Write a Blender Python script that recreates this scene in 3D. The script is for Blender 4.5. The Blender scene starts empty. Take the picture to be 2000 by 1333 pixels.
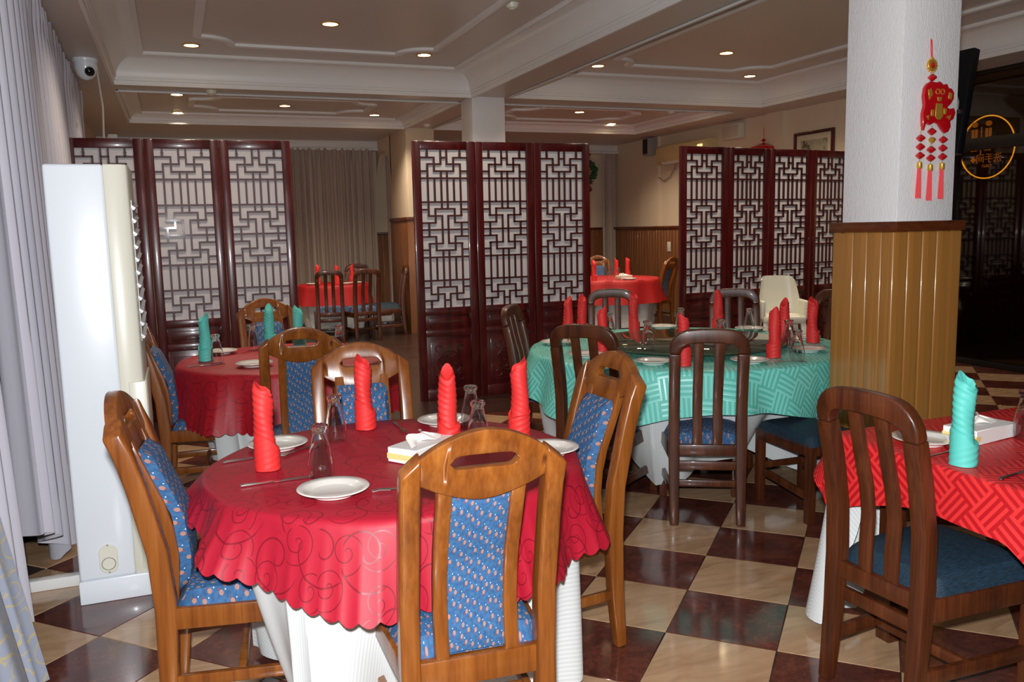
import bpy, bmesh, math, random
from mathutils import Vector, Matrix
random.seed(7)
PI = math.pi
S = bpy.context.scene
COL = S.collection

# ---------------------------------------------------------------- camera, world, flash, exposure
FPX = 1655.7913
CAM = Vector((0, 0, 1.51032))
_yaw, _pitch, _roll = math.radians(21.46862), math.radians(-7.55158), math.radians(1.25478)
_fw = Vector((math.sin(_yaw) * math.cos(_pitch), math.cos(_yaw) * math.cos(_pitch), math.sin(_pitch)))
_r = Vector((math.cos(_yaw), -math.sin(_yaw), 0)); _d = _fw.cross(_r)
_r, _d = _r * math.cos(_roll) + _d * math.sin(_roll), -_r * math.sin(_roll) + _d * math.cos(_roll)
cd = bpy.data.cameras.new('camera'); cam = bpy.data.objects.new('camera', cd); COL.objects.link(cam)
cd.sensor_width = 36; cd.lens = FPX * 36 / 2000; cd.clip_start = .05; cd.clip_end = 60
cam.matrix_world = Matrix(((_r.x, -_d.x, -_fw.x, CAM.x), (_r.y, -_d.y, -_fw.y, CAM.y), (_r.z, -_d.z, -_fw.z, CAM.z), (0, 0, 0, 1)))
S.camera = cam
def px(p):
    v = Vector(p) - CAM; c = v.dot(_fw)
    return (1000 + FPX * v.dot(_r) / c, 666.5 + FPX * v.dot(_d) / c, c)
wd = bpy.data.worlds.new('world'); S.world = wd; wd.use_nodes = True
wd.node_tree.nodes['Background'].inputs[0].default_value = (.05, .032, .018, 1)
wd.node_tree.nodes['Background'].inputs[1].default_value = .25
S.view_settings.view_transform = 'Standard'; S.view_settings.look = 'None'
S.view_settings.gamma = 1; S.view_settings.use_curve_mapping = False
S.view_settings.exposure = 0.0
FLASH_W, DOWN_W = 560, 104
fl = bpy.data.lights.new('camera_flash', 'SPOT'); fl.energy = FLASH_W; fl.spot_size = math.radians(105); fl.spot_blend = .35
fl.shadow_soft_size = .03; fl.color = (.96, .98, 1.0)
fo = bpy.data.objects.new('camera_flash', fl); COL.objects.link(fo)
fo.matrix_world = cam.matrix_world.copy(); fo.location = CAM + Vector((-.02, 0, .13))

# ---------------------------------------------------------------- mesh helpers
class MB:
    def __init__(s): s.v = []; s.f = []; s.uv = {}
    def add(s, vs, fs, uvs=None):
        o = len(s.v); s.v += [tuple(p) for p in vs]; s.f += [tuple(i + o for i in f) for f in fs]
        if uvs:
            for i, u in enumerate(uvs): s.uv[o + i] = u
        return s
    def box(s, x0, x1, y0, y1, z0, z1):
        return s.add([(x0, y0, z0), (x1, y0, z0), (x1, y1, z0), (x0, y1, z0), (x0, y0, z1), (x1, y0, z1), (x1, y1, z1), (x0, y1, z1)],
                     [(0, 3, 2, 1), (4, 5, 6, 7), (0, 1, 5, 4), (1, 2, 6, 5), (2, 3, 7, 6), (3, 0, 4, 7)])
    def bar(s, a, b, w, h, side=None):
        return s.sweep([a, b], w, h, side)
    def sweep(s, pts, w, h, side=None, cap=True):
        # rectangular section swept along pts; side = constant width direction
        pts = [Vector(p) for p in pts]; n = len(pts)
        W = w if isinstance(w, (list, tuple)) else [w] * n
        Hh = h if isinstance(h, (list, tuple)) else [h] * n
        vs = []
        for i, p in enumerate(pts):
            t = (pts[min(i + 1, n - 1)] - pts[max(i - 1, 0)]).normalized()
            sd = Vector(side) if side else (Vector((0, 0, 1)).cross(t) if abs(t.z) < .95 else Vector((1, 0, 0)))
            sd = (sd - t * sd.dot(t)).normalized(); nn = t.cross(sd).normalized()
            for a, b in ((-1, -1), (1, -1), (1, 1), (-1, 1)): vs.append(p + sd * a * W[i] / 2 + nn * b * Hh[i] / 2)
        fs = []
        for i in range(n - 1):
            for k in range(4): fs.append((4 * i + k, 4 * i + (k + 1) % 4, 4 * i + 4 + (k + 1) % 4, 4 * i + 4 + k))
        if cap: fs += [(3, 2, 1, 0), (4 * n - 4, 4 * n - 3, 4 * n - 2, 4 * n - 1)]
        return s.add(vs, fs)
    def tube(s, pts, r, n=8, cap=True, closed=False):
        pts = [Vector(p) for p in pts]; m = len(pts); R = r if isinstance(r, (list, tuple)) else [r] * m
        vs = []; ref = Vector((0, 0, 1))
        for i, p in enumerate(pts):
            t = (pts[(i + 1) % m if closed else min(i + 1, m - 1)] - pts[(i - 1) % m if closed else max(i - 1, 0)]).normalized()
            rf = ref if abs(t.dot(ref)) < .95 else Vector((1, 0, 0))
            a = t.cross(rf).normalized(); b = t.cross(a)
            for k in range(n):
                c = 2 * PI * k / n; vs.append(p + (a * math.cos(c) + b * math.sin(c)) * R[i])
        fs = []
        for i in range(m if closed else m - 1):
            for k in range(n):
                j = (i + 1) % m; fs.append((i * n + k, i * n + (k + 1) % n, j * n + (k + 1) % n, j * n + k))
        if cap and not closed: fs += [tuple(range(n - 1, -1, -1)), tuple((m - 1) * n + k for k in range(n))]
        return s.add(vs, fs)
    def lathe(s, prof, n=24, c=(0, 0, 0), cap=True):
        vs = []; fs = []; m = len(prof)
        for r, z in prof:
            for k in range(n):
                a = 2 * PI * k / n; vs.append((c[0] + r * math.cos(a), c[1] + r * math.sin(a), c[2] + z))
        for i in range(m - 1):
            for k in range(n): fs.append((i * n + k, i * n + (k + 1) % n, (i + 1) * n + (k + 1) % n, (i + 1) * n + k))
        if cap and prof[0][0] > 1e-6: fs.append(tuple(range(n - 1, -1, -1)))
        if cap and prof[-1][0] > 1e-6: fs.append(tuple((m - 1) * n + k for k in range(n)))
        return s.add(vs, fs)
    def grid(s, fn, nu, nv, wrap=False, uv=None):
        vs = []; us = []
        for j in range(nv + 1):
            for i in range(nu if wrap else nu + 1):
                vs.append(fn(i / nu, j / nv)); us.append(uv(i / nu, j / nv) if uv else (i / nu, j / nv))
        w = nu if wrap else nu + 1; fs = []
        for j in range(nv):
            for i in range(nu):
                k = (i + 1) % w if wrap else i + 1
                fs.append((j * w + i, j * w + k, (j + 1) * w + k, (j + 1) * w + i))
        return s.add(vs, fs, us)
    def prism(s, poly, fn, t0, t1):
        # poly 2D list extruded between t0,t1 ; fn(u,v,t)->xyz
        n = len(poly)
        return s.add([fn(u, v, t0) for u, v in poly] + [fn(u, v, t1) for u, v in poly],
                     [tuple(range(n - 1, -1, -1)), tuple(range(n, 2 * n))] + [(i, (i + 1) % n, n + (i + 1) % n, n + i) for i in range(n)])
    def mesh(s, name, bevel=0, seg=2, weld=False, angle=42):
        bm = bmesh.new(); vv = [bm.verts.new(p) for p in s.v]
        ul = bm.loops.layers.uv.new('UVMap') if s.uv else None
        for f in s.f:
            try: F = bm.faces.new([vv[i] for i in f])
            except ValueError: continue
            if ul:
                for lp, i in zip(F.loops, f): lp[ul].uv = s.uv.get(i, (0, 0))
        if weld: bmesh.ops.remove_doubles(bm, verts=bm.verts, dist=1e-5)
        bmesh.ops.recalc_face_normals(bm, faces=bm.faces)
        if bevel:
            ed = [e for e in bm.edges if len(e.link_faces) == 2 and e.calc_face_angle(0) > .6]
            bmesh.ops.bevel(bm, geom=ed, offset=bevel, segments=seg, affect='EDGES', clamp_overlap=True, profile=.5)
        me = bpy.data.meshes.new(name); bm.to_mesh(me); bm.free()
        for p in me.polygons: p.use_smooth = True
        me.set_sharp_from_angle(angle=math.radians(angle))
        return me
    def build(s, name, mat, parent=None, bevel=0, seg=2, loc=None, rz=0, weld=False, angle=42):
        return link(s.mesh(name, bevel, seg, weld, angle), name, mat, parent, loc, rz)
def link(me, name, mat, parent=None, loc=None, rz=0):
    o = bpy.data.objects.new(name, me); COL.objects.link(o)
    if mat and not me.materials: me.materials.append(mat)
    if parent: o.parent = parent
    if loc: o.location = loc
    if rz: o.rotation_euler.z = rz
    return o
def tag(o, label, cat, group=None):
    o['label'] = label; o['category'] = cat
    if group: o['group'] = group
    return o
def thing(name, label, cat, loc=(0, 0, 0), rz=0, group=None):
    o = bpy.data.objects.new(name, None); COL.objects.link(o); o.empty_display_size = .1
    o.location = loc; o.rotation_euler = (0, 0, rz)
    return tag(o, label, cat, group)
def struct(o): o['kind'] = 'structure'; return o
def dup(o, parent=None, mats=None):
    c = o.copy(); COL.objects.link(c); c.parent = parent
    for ch in list(o.children): dup(ch, c)
    return c
_used = set()
def place(proto, loc, rz=0, label=None, group=None):
    # the prototype itself is the first instance, copies follow
    if proto.name in _used: o = dup(proto)
    else: _used.add(proto.name); o = proto
    o.location = loc; o.rotation_euler = (0, 0, rz)
    if label: o['label'] = label
    if group: o['group'] = group
    return o

# ---------------------------------------------------------------- materials
def srgb(c):
    return tuple(((x / 255) / 12.92 if x / 255 <= .04045 else ((x / 255 + .055) / 1.055) ** 2.4) for x in c) + (1,)
class NT:
    def __init__(s, name):
        s.m = bpy.data.materials.new(name); s.m.use_nodes = True; s.t = s.m.node_tree
        s.b = s.t.nodes['Principled BSDF']
    def n(s, ty, ins=None, **kw):
        x = s.t.nodes.new(ty)
        for k, v in kw.items(): setattr(x, k, v)
        for k, v in (ins or {}).items(): s.set(x, k, v)
        return x
    def set(s, x, k, v):
        if isinstance(v, bpy.types.NodeSocket): s.t.links.new(v, x.inputs[k])
        else: x.inputs[k].default_value = v
    def math(s, op, a, b=0.0, c=None):
        x = s.n('ShaderNodeMath', operation=op); s.set(x, 0, a); s.set(x, 1, b)
        if c is not None: s.set(x, 2, c)
        return x.outputs[0]
    def mix(s, f, a, b):
        x = s.n('ShaderNodeMix', data_type='RGBA'); s.set(x, 0, f); s.set(x, 6, a); s.set(x, 7, b); return x.outputs[2]
    def noise(s, vec, sc, det=4, rough=.55, dist=0):
        x = s.n('ShaderNodeTexNoise', {'Scale': sc, 'Detail': det, 'Roughness': rough, 'Distortion': dist})
        if vec: s.t.links.new(vec, x.inputs['Vector'])
        return x.outputs['Fac']
    def ramp(s, f, stops):
        x = s.n('ShaderNodeValToRGB'); s.t.links.new(f, x.inputs[0]); el = x.color_ramp.elements
        while len(el) < len(stops): el.new(.5)
        for e, (p, c) in zip(el, stops): e.position = p; e.color = c
        return x.outputs[0]
    def map(s, vec, sc=(1, 1, 1), rot=(0, 0, 0), loc=(0, 0, 0)):
        x = s.n('ShaderNodeMapping'); s.t.links.new(vec, x.inputs[0])
        x.inputs['Scale'].default_value = sc; x.inputs['Rotation'].default_value = rot; x.inputs['Location'].default_value = loc
        return x.outputs[0]
    def bump(s, h, st=.2, d=.005):
        x = s.n('ShaderNodeBump', {'Strength': st, 'Distance': d}); s.t.links.new(h, x.inputs['Height']); s.t.links.new(x.outputs[0], s.b.inputs['Normal'])
    def out(s, col=None, rough=.5, metal=0, coat=0, spec=.5, sheen=0):
        b = s.b
        if col is not None: s.set(b, 'Base Color', col)
        s.set(b, 'Roughness', rough); b.inputs['Metallic'].default_value = metal
        b.inputs['Coat Weight'].default_value = coat; b.inputs['Coat Roughness'].default_value = .08
        b.inputs['Specular IOR Level'].default_value = spec
        if sheen: b.inputs['Sheen Weight'].default_value = sheen
        return s.m
    @property
    def obj(s): return s.n('ShaderNodeTexCoord').outputs['Object']
    @property
    def uvc(s): return s.n('ShaderNodeTexCoord').outputs['UV']
    @property
    def pos(s): return s.n('ShaderNodeNewGeometry').outputs['Position']
def plain(name, c, rough=.5, **k): return NT(name).out(srgb(c), rough, **k)
def wood(name, c1, c2, c3, rough=.3, coat=.4, sc=9, axis=(1, 1, .08), dist=.4):
    t = NT(name); v = t.map(t.obj, axis)
    a = t.noise(v, sc * 2.2, 5, .6, dist); g = t.noise(t.map(t.obj, (axis[0] * 6, axis[1] * 6, axis[2] * 3)), sc * 2, 3)
    f = t.math('ADD', t.math('MULTIPLY', a, .75), t.math('MULTIPLY', g, .3))
    c = t.ramp(f, [(.32, srgb(c1)), (.52, srgb(c2)), (.72, srgb(c3))])
    t.bump(g, .06, .002)
    return t.out(c, rough, coat=coat)
def wavecloth(name, c1, c2, rot, cell, rough=.55, strength=.5):
    # jacquard basket weave: blocks of stripes in turning direction
    t = NT(name); v = t.map(t.uvc, (1, 1, 1), (0, 0, rot))
    ck = t.n('ShaderNodeTexChecker', {'Scale': 1 / cell}); t.t.links.new(v, ck.inputs['Vector'])
    sp = t.n('ShaderNodeSeparateXYZ'); t.t.links.new(v, sp.inputs[0])
    fr = 2 * PI * 4 / cell
    sx = t.math('SINE', t.math('MULTIPLY', sp.outputs[0], fr)); sy = t.math('SINE', t.math('MULTIPLY', sp.outputs[1], fr))
    mx = t.n('ShaderNodeMix', data_type='FLOAT'); t.set(mx, 0, ck.outputs['Fac']); t.set(mx, 2, sx); t.set(mx, 3, sy)
    st = t.n('ShaderNodeMapRange', {1: -.35, 2: .35}); t.set(st, 0, mx.outputs[0])
    t.bump(st.outputs[0], strength, .002)
    rg = t.math('MULTIPLY_ADD', st.outputs[0], -.22, rough)
    return t.out(t.mix(st.outputs[0], srgb(c1), srgb(c2)), rg)
def scroll(name, c1, c2, sc=7.5, rough=.45):
    # tonal scroll embroidery: spirals around scattered centres
    t = NT(name); wv = t.uvc
    def spirals(loc, scale, turn, width):
        v = t.map(wv, (1, 1, 1), (0, 0, .4), loc)
        vo = t.n('ShaderNodeTexVoronoi', {'Scale': scale, 'Randomness': .75}, voronoi_dimensions='2D'); t.t.links.new(v, vo.inputs['Vector'])
        df = t.n('ShaderNodeVectorMath', operation='SUBTRACT'); t.t.links.new(v, df.inputs[0]); t.t.links.new(vo.outputs['Position'], df.inputs[1])
        sp = t.n('ShaderNodeSeparateXYZ'); t.t.links.new(df.outputs[0], sp.inputs[0])
        an = t.math('DIVIDE', t.math('ARCTAN2', sp.outputs[1], sp.outputs[0]), 2 * PI)
        r = vo.outputs['Distance']
        f = t.math('FRACT', t.math('ADD', t.math('MULTIPLY', r, turn), an))
        ln = t.math('LESS_THAN', t.math('ABSOLUTE', t.math('SUBTRACT', f, .5)), width)
        return t.math('MULTIPLY', ln, t.math('LESS_THAN', r, .52))
    a = t.math('MAXIMUM', spirals((0, 0, 0), sc, 3.6, .055), spirals((.37, .21, 0), sc * .62, -2.6, .035))
    t.bump(a, .35, .0015)
    fn = t.noise(t.map(wv, (260, 260, 1)), 1, 2)
    c = t.mix(t.math('MULTIPLY', a, .75), srgb(c1), srgb(c2))
    return t.out(c, t.math('MULTIPLY_ADD', a, -.1, rough))
def patterned_blue():
    t = NT('blue_patterned_fabric'); v = t.map(t.uvc, (1, 1, 1), (0, 0, .12))
    def dots(sc, loc, rad, stretch=(1, 1, 1), rnd=.35):
        vo = t.n('ShaderNodeTexVoronoi', {'Scale': sc, 'Randomness': rnd}, voronoi_dimensions='2D')
        t.t.links.new(t.map(v, stretch, (0, 0, .3), loc), vo.inputs['Vector'])
        return t.math('LESS_THAN', vo.outputs['Distance'], rad)
    base = t.ramp(t.noise(t.map(t.uvc, (90, 90, 1)), 1, 3), [(.3, srgb((28, 70, 114))), (.7, srgb((54, 100, 142)))])
    a = dots(44, (0, 0, 0), .19, (1, .66, 1)); b = dots(44, (.003, .006, 0), .09, (1, .66, 1)); c = dots(44, (.008, -.005, 0), .05, (1, .66, 1))
    k = t.mix(a, base, srgb((158, 116, 104))); k = t.mix(b, k, srgb((120, 60, 66))); k = t.mix(c, k, srgb((205, 215, 232)))
    t.bump(t.noise(t.map(t.uvc, (700, 700, 1)), 1, 2), .3, .001)
    return t.out(k, .8)
def glassy():
    t = NT('clear_glass'); b = t.b
    b.inputs['Transmission Weight'].default_value = 1; b.inputs['IOR'].default_value = 1.45
    return t.out((.98, .99, 1, 1), .01)
def emis(name, c, s):
    t = NT(name); t.b.inputs['Emission Color'].default_value = srgb(c); t.b.inputs['Emission Strength'].default_value = s
    return t.out(srgb(c), .5)
W_HONEY = wood('honey_wood', (88, 43, 13), (122, 67, 22), (144, 87, 36), .3, .25)
W_BROWN = wood('brown_wood', (46, 20, 10), (76, 36, 15), (98, 52, 24), .38, .15)
W_MAHOG = wood('mahogany_wood', (46, 8, 10), (70, 14, 16), (92, 24, 24), .28, .4)
W_MAHL = wood('lattice_wood', (50, 14, 14), (66, 20, 18), (80, 28, 24), .45, .05)
W_PINE = wood('varnished_plank_wood', (142, 92, 40), (168, 116, 56), (188, 136, 72), .25, .5, 5, (1, 1, .03), .15)
W_LEDGE = wood('ledge_wood', (70, 32, 14), (96, 46, 22), (116, 60, 32), .3, .4, 9, (.2, .2, 1))
W_WAINS = wood('wainscot_wood', (104, 62, 34), (132, 84, 50), (150, 100, 64), .4, .2, 6)
NAVY = NT('navy_fabric'); NAVY.bump(NAVY.noise(NAVY.map(NAVY.obj, (500, 60, 500)), 1, 2), .4, .001)
NAVY = NAVY.out(NAVY.ramp(NAVY.noise(NAVY.map(NAVY.obj, (260, 40, 260)), 1, 3), [(.3, srgb((10, 26, 36))), (.7, srgb((24, 54, 74)))]), .7)
BLUE = patterned_blue()
C_RED = scroll('red_scroll_cloth', (164, 11, 39), (108, 5, 23), 8.5, .58)
C_CRIM = scroll('crimson_scroll_cloth', (164, 9, 30), (112, 5, 20), 8, .55)
C_CORAL = wavecloth('coral_weave_cloth', (216, 44, 44), (176, 22, 30), .6, .09)
C_TEAL = wavecloth('turquoise_weave_cloth', (92, 194, 178), (134, 222, 210), .5, .11, .5)
C_RED2 = plain('plain_red_cloth', (168, 12, 20), .6)
def stripecloth(name, c, fr, rot=0, st=.35):
    t = NT(name); v = t.map(t.uvc, (1, 1, 1), (0, 0, rot)); sp = t.n('ShaderNodeSeparateXYZ'); t.t.links.new(v, sp.inputs[0])
    w = t.math('SINE', t.math('MULTIPLY', sp.outputs[0], fr)); t.bump(w, st, .0012)
    return t.out(t.mix(t.math('MULTIPLY_ADD', w, .5, .5), srgb(c), srgb(tuple(int(x * .93) for x in c))), .7)
C_WHITE = stripecloth('white_damask_cloth', (222, 226, 226), 420, .8, .025)
N_RED = plain('red_napkin_cloth', (218, 44, 42), .6)
N_TEAL = plain('turquoise_napkin_cloth', (86, 190, 178), .6)
PORC = plain('white_porcelain', (226, 222, 214), .15, coat=.5)
STEEL = plain('polished_steel', (190, 188, 186), .2, metal=1)
GLASS = glassy()
PAPER = plain('tissue_paper', (238, 234, 228), .8)
PL_WHITE = plain('white_plastic', (222, 228, 234), .3, coat=.2)
PL_CREAM = plain('cream_plastic', (216, 214, 198), .35)
PL_BLACK = plain('black_plastic', (14, 14, 16), .3)
PL_GREY = plain('grey_plastic', (150, 148, 144), .4)
BLACKGL = plain('black_gloss', (6, 6, 8), .08)
PAINT_C = NT('ceiling_paint'); PAINT_C.bump(PAINT_C.noise(PAINT_C.map(PAINT_C.pos, (3, 40, 3)), 1, 2), .05, .003)
PAINT_C = PAINT_C.out(srgb((206, 196, 188)), .38)
PAINT_T = plain('trim_paint', (230, 228, 226), .4)
PAINT_W = NT('textured_wall_paint')
_ps = PAINT_W.pos; PAINT_W.bump(PAINT_W.noise(PAINT_W.map(_ps, (120, 120, 38)), 1, 3, .6, 1.2), .55, .006)
PAINT_W = PAINT_W.out(srgb((238, 237, 238)), .5)
PAINT_CR = plain('cream_wall_paint', (224, 206, 180), .5)
BASEB = plain('white_skirting', (220, 220, 220), .45)
GROUT = plain('dark_grout', (48, 36, 30), .7)
def tile_mats():
    t = NT('dark_marbled_tile'); p = t.pos
    a = t.noise(t.map(p, (7, 7, 7)), 1, 8, .68, .5); b = t.noise(t.map(p, (40, 40, 40)), 1, 4, .7)
    f = t.math('ADD', t.math('MULTIPLY', a, .6), t.math('MULTIPLY', b, .4))
    d = t.out(t.ramp(f, [(.3, srgb((44, 26, 24))), (.5, srgb((86, 44, 36))), (.68, srgb((120, 66, 50)))]), .13, coat=.3)
    t = NT('beige_stone_tile'); p = t.pos
    a = t.noise(t.map(p, (3, 14, 3), (0, 0, .8)), 1, 5, .6, 1.0)
    g = t.out(t.ramp(a, [(.3, srgb((158, 124, 92))), (.7, srgb((190, 156, 122)))]), .13, coat=.3)
    return d, g
T_DARK, T_BEIGE = tile_mats()
def curtain_mat(name, c):
    t = NT(name); t.bump(t.noise(t.map(t.pos, (200, 200, 30)), 1, 2), .1, .001)
    return t.out(srgb(c), .8)
CURT = curtain_mat('pale_grey_curtain', (186, 184, 194)); CURT2 = curtain_mat('taupe_curtain', (178, 164, 154))
LAMPG = emis('warm_lamp_glow', (255, 226, 170), 22)
LRED = plain('red_lacquer', (190, 16, 26), .25, coat=.5); TASS = plain('red_silk_thread', (226, 40, 46), .6)
GOLD = plain('gold_metal', (212, 164, 66), .42, metal=.55)

# ---------------------------------------------------------------- setting: dimensions
XL, XR, YB, YF = -.95, 7.65, 14.1, -1.6
ZB, ZC, ZC2 = 2.98, 3.23, 3.09
floor = struct(MB().box(XL - .1, XR + 1.6, YF - .1, YB + .1, -.12, -.004).build('floor', GROUT))
# floor tiles laid diagonally, 0.4 m
ts = .1985
tm = {}
for k, m in ((0, T_DARK), (1, T_BEIGE)):
    tm[k] = MB().box(-ts, ts, -ts, ts, -.012, 0).mesh('tile', .0015, 1); tm[k].materials.append(m)
cand = []
for i in range(-30, 50):
    for j in range(-30, 50):
        tx, ty = (j + .5 - 1.7328) * .4, (i + .5 + 7.4318) * .4
        x, y = (tx + ty) * .70711, (ty - tx) * .70711
        if XL + .05 < x < XR - .02 and YF + .05 < y < 6.75:
            u, v, c = px((x, y, 0)) if (Vector((x, y, 0)) - CAM).dot(_fw) > .3 else (1e9, 1e9, -1)
            vis = c > 0 and -150 < u < 2150 and 0 < v < 1480
            cand.append((0 if vis else 1, c if c > 0 else 99, x, y, (i + j) % 2))
cand.sort()
rest = [MB(), MB()]
for n, (_, _, x, y, k) in enumerate(cand):
    if n < 290: link(tm[k], 'tile', None, floor, (x, y, 0), PI / 4)
    else:
        h = .281; rest[k].add([(x - h, y, 0), (x, y - h, 0), (x + h, y, 0), (x, y + h, 0)], [(0, 1, 2, 3)])
for k, m in ((0, T_DARK), (1, T_BEIGE)):
    o = rest[k].build('tile_field', m, floor); o['kind'] = 'stuff'
FLB = NT('dark_polished_floor'); FLB = FLB.out(FLB.ramp(FLB.noise(FLB.map(FLB.pos, (2, 12, 2)), 1, 5), [(.3, srgb((40, 26, 22))), (.7, srgb((64, 42, 34)))]), .3)
struct(MB().box(XL, XR, 6.5, YB, -.01, .003).build('floor_back', FLB))
# walls
wl = struct(MB().box(XL - .15, XL, YF, YB, 0, 3.4).build('wall_left', PAINT_CR))
wb = struct(MB().box(XL, XR + .15, YB, YB + .15, 0, 3.4).build('wall_back', PAINT_CR))
wf = struct(MB().box(XL, XR + .15, YF - .15, YF, 0, 3.4).build('wall_front', PAINT_CR))
wr = struct(MB().box(XR, XR + .15, 6.74, YB, 0, 3.4).box(XR - .05, XR, 9.36, 9.7, 0, 2.98).box(XR - .04, XR, 12.5, 13.1, 0, 2.98).build('wall_right', PAINT_CR))
struct(MB().box(XL, XL + .02, YF, YB, 0, .11).build('baseboard_left', BASEB, bevel=.004))
struct(MB().box(XL, XR, YB - .02, YB, 0, .1).build('baseboard_back', BASEB, bevel=.004))
# wainscot of narrow boards along the far and side wall
def wains(name, pts_fn, L, pitch, h):
    mb = MB(); n = int(L / pitch)
    for i in range(n):
        mb.box(*pts_fn(i * pitch + .004, (i + 1) * pitch - .004), .1, h)
    return mb
t1 = struct(wains('trim_1', lambda a, b: (XR - .075, XR - .055, 7.0 + a, 7.0 + b), YB - 7.0, .09, 1.46).build('trim_1', W_WAINS, bevel=.003, seg=1))
MB().box(XR - .1, XR, 7.0, YB, 1.46, 1.5).build('ledge', W_LEDGE, t1, bevel=.006)
t2 = struct(wains('trim_2', lambda a, b: (2.9 + a, 2.9 + b, YB - .03, YB - .01), XR - 3.0, .09, 1.46).build('trim_2', W_WAINS, bevel=.003, seg=1))
MB().box(2.9, XR, YB - .05, YB, 1.46, 1.5).build('ledge', W_LEDGE, t2, bevel=.006)
struct(MB().box(XL, XR, YB - .12, YB, 2.86, 2.98).box(XL, XR, YB - .17, YB, 2.82, 2.86).build('trim_3', PAINT_T, bevel=.01))
# ceiling: soffits and beams around four coved bays
BAYS = [(-.435, 3.19, 3.6, 9.17, ZC, .25), (-.43, 3.19, 9.6, 12.15, ZC2, .13), (3.6, 7.03, 3.6, 9.08, ZC, .25), (3.6, 6.97, 9.6, 12.15, ZC2, .13)]
cb = MB()
cb.box(XL, -.435, YF, YB, ZB, 3.4).box(3.19, 3.6, YF, 12.15, ZB, 3.4).box(7.03, XR + .15, YF, YB, ZB, 3.4)
cb.box(-.435, 3.19, YF, 3.6, ZB, 3.4).box(3.6, 7.03, YF, 3.6, ZB, 3.4)
cb.box(-.435, 3.19, 9.17, 9.6, ZB, 3.4).box(3.6, 7.03, 9.08, 9.6, ZB, 3.4).box(-.435, 7.03, 12.15, YB, ZB, 3.4).box(6.97, 7.03, 9.6, 12.15, ZB, 3.4)
ceil = struct(cb.build('ceiling', PAINT_C))
def ring(prof, r, loop=True):
    # profile (inset, z) run round rectangle r with mitred corners
    x0, x1, y0, y1 = r; mb = MB(); vs = []
    for d, z in prof: vs += [(x0 + d, y0 + d, z), (x1 - d, y0 + d, z), (x1 - d, y1 - d, z), (x0 + d, y1 - d, z)]
    fs = []
    n = len(prof)
    for i in range(n - 1):
        for k in range(4): fs.append((4 * i + k, 4 * i + (k + 1) % 4, 4 * i + 4 + (k + 1) % 4, 4 * i + 4 + k))
    mb.add(vs, fs); return mb
def barpath(pts, w, z0, z1, closed=True):
    # moulding strip with a raised centre along a closed plan path
    mb = MB(); n = len(pts); vs = []
    prof = [(-w / 2, z1), (-w / 2, z0 + .006), (-w / 4, z0), (w / 4, z0), (w / 2, z0 + .006), (w / 2, z1)]
    for i in range(n):
        a, b, c = Vector(pts[i - 1]), Vector(pts[i]), Vector(pts[(i + 1) % n])
        d1, d2 = (b - a).normalized(), (c - b).normalized(); nn = Vector((-(d1 + d2).y, (d1 + d2).x))
        nn = nn.normalized() if nn.length > 1e-4 else Vector((-d1.y, d1.x))
        k = 1 / max(.5, nn.dot(Vector((-d1.y, d1.x))))
        for o, z in prof: q = b + nn * o * k; vs.append((q.x, q.y, z))
    m = len(prof); fs = []
    for i in range(n):
        j = (i + 1) % n
        for k in range(m - 1): fs.append((i * m + k, i * m + k + 1, j * m + k + 1, j * m + k))
    return mb.add(vs, fs)
def notched(x0, x1, y0, y1, r):
    # rectangle whose corners are scooped by quarter arcs with small square steps
    out = []
    for cx, cy, a0 in ((x0, y0, 90), (x1, y0, 180), (x1, y1, 270), (x0, y1, 0)):
        sx, sy = (1 if cx == x0 else -1), (1 if cy == y0 else -1)
        arc = []
        for k in range(9):
            t = PI / 2 * k / 8
            arc.append((cx + sx * (.02 + (r - .02) * math.cos(t)), cy + sy * (.02 + (r - .02) * math.sin(t))))
        first = (cx, cy + sy * (r + .02)); last = (cx + sx * (r + .02), cy)
        seq = [last] + arc + [first]
        if (cx == x0) == (cy == y0): seq = seq[::-1]
        out += seq
    return out
for bi, (x0, x1, y0, y1, zc, dd) in enumerate(BAYS):
    r = (x0, x1, y0, y1); hz = zc - ZB
    k = .2 if hz > .2 else .25
    zs = ZB + hz * .24
    prof = [(0, ZB - .012), (-.012, ZB - .012), (-.012, ZB - .02), (.012, ZB - .02), (.012, ZB + .02), (.022, ZB + .024), (.022, ZB + hz * .2), (.034, ZB + hz * .2), (.034, zs)]
    for q in range(1, 9):
        a = PI / 2 * q / 8; prof.append((.034 + (dd - .034) * (1 - math.cos(a)), zs + (zc - .012 - zs) * math.sin(a)))
    prof.append((dd + .04, zc - .012))
    ring(prof, r).build('cove', PAINT_T, ceil, angle=30)
    ring([(dd, zc), (dd, zc - .022), (dd + .012, zc - .03), (dd + .03, zc - .03), (dd + .04, zc - .02), (dd + .04, zc)], r).build('moulding', PAINT_T, ceil, angle=30)
    MB().box(x0, x1, y0, y1, zc, zc + .04).build('ceiling_panel', PAINT_C, ceil)
    ins = .74
    barpath(notched(x0 + ins, x1 - ins, y0 + ins + .1, y1 - (.82 if hz > .2 else .55), .3), .07, zc - .03, zc).build('moulding', PAINT_T, ceil, angle=30)
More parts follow.
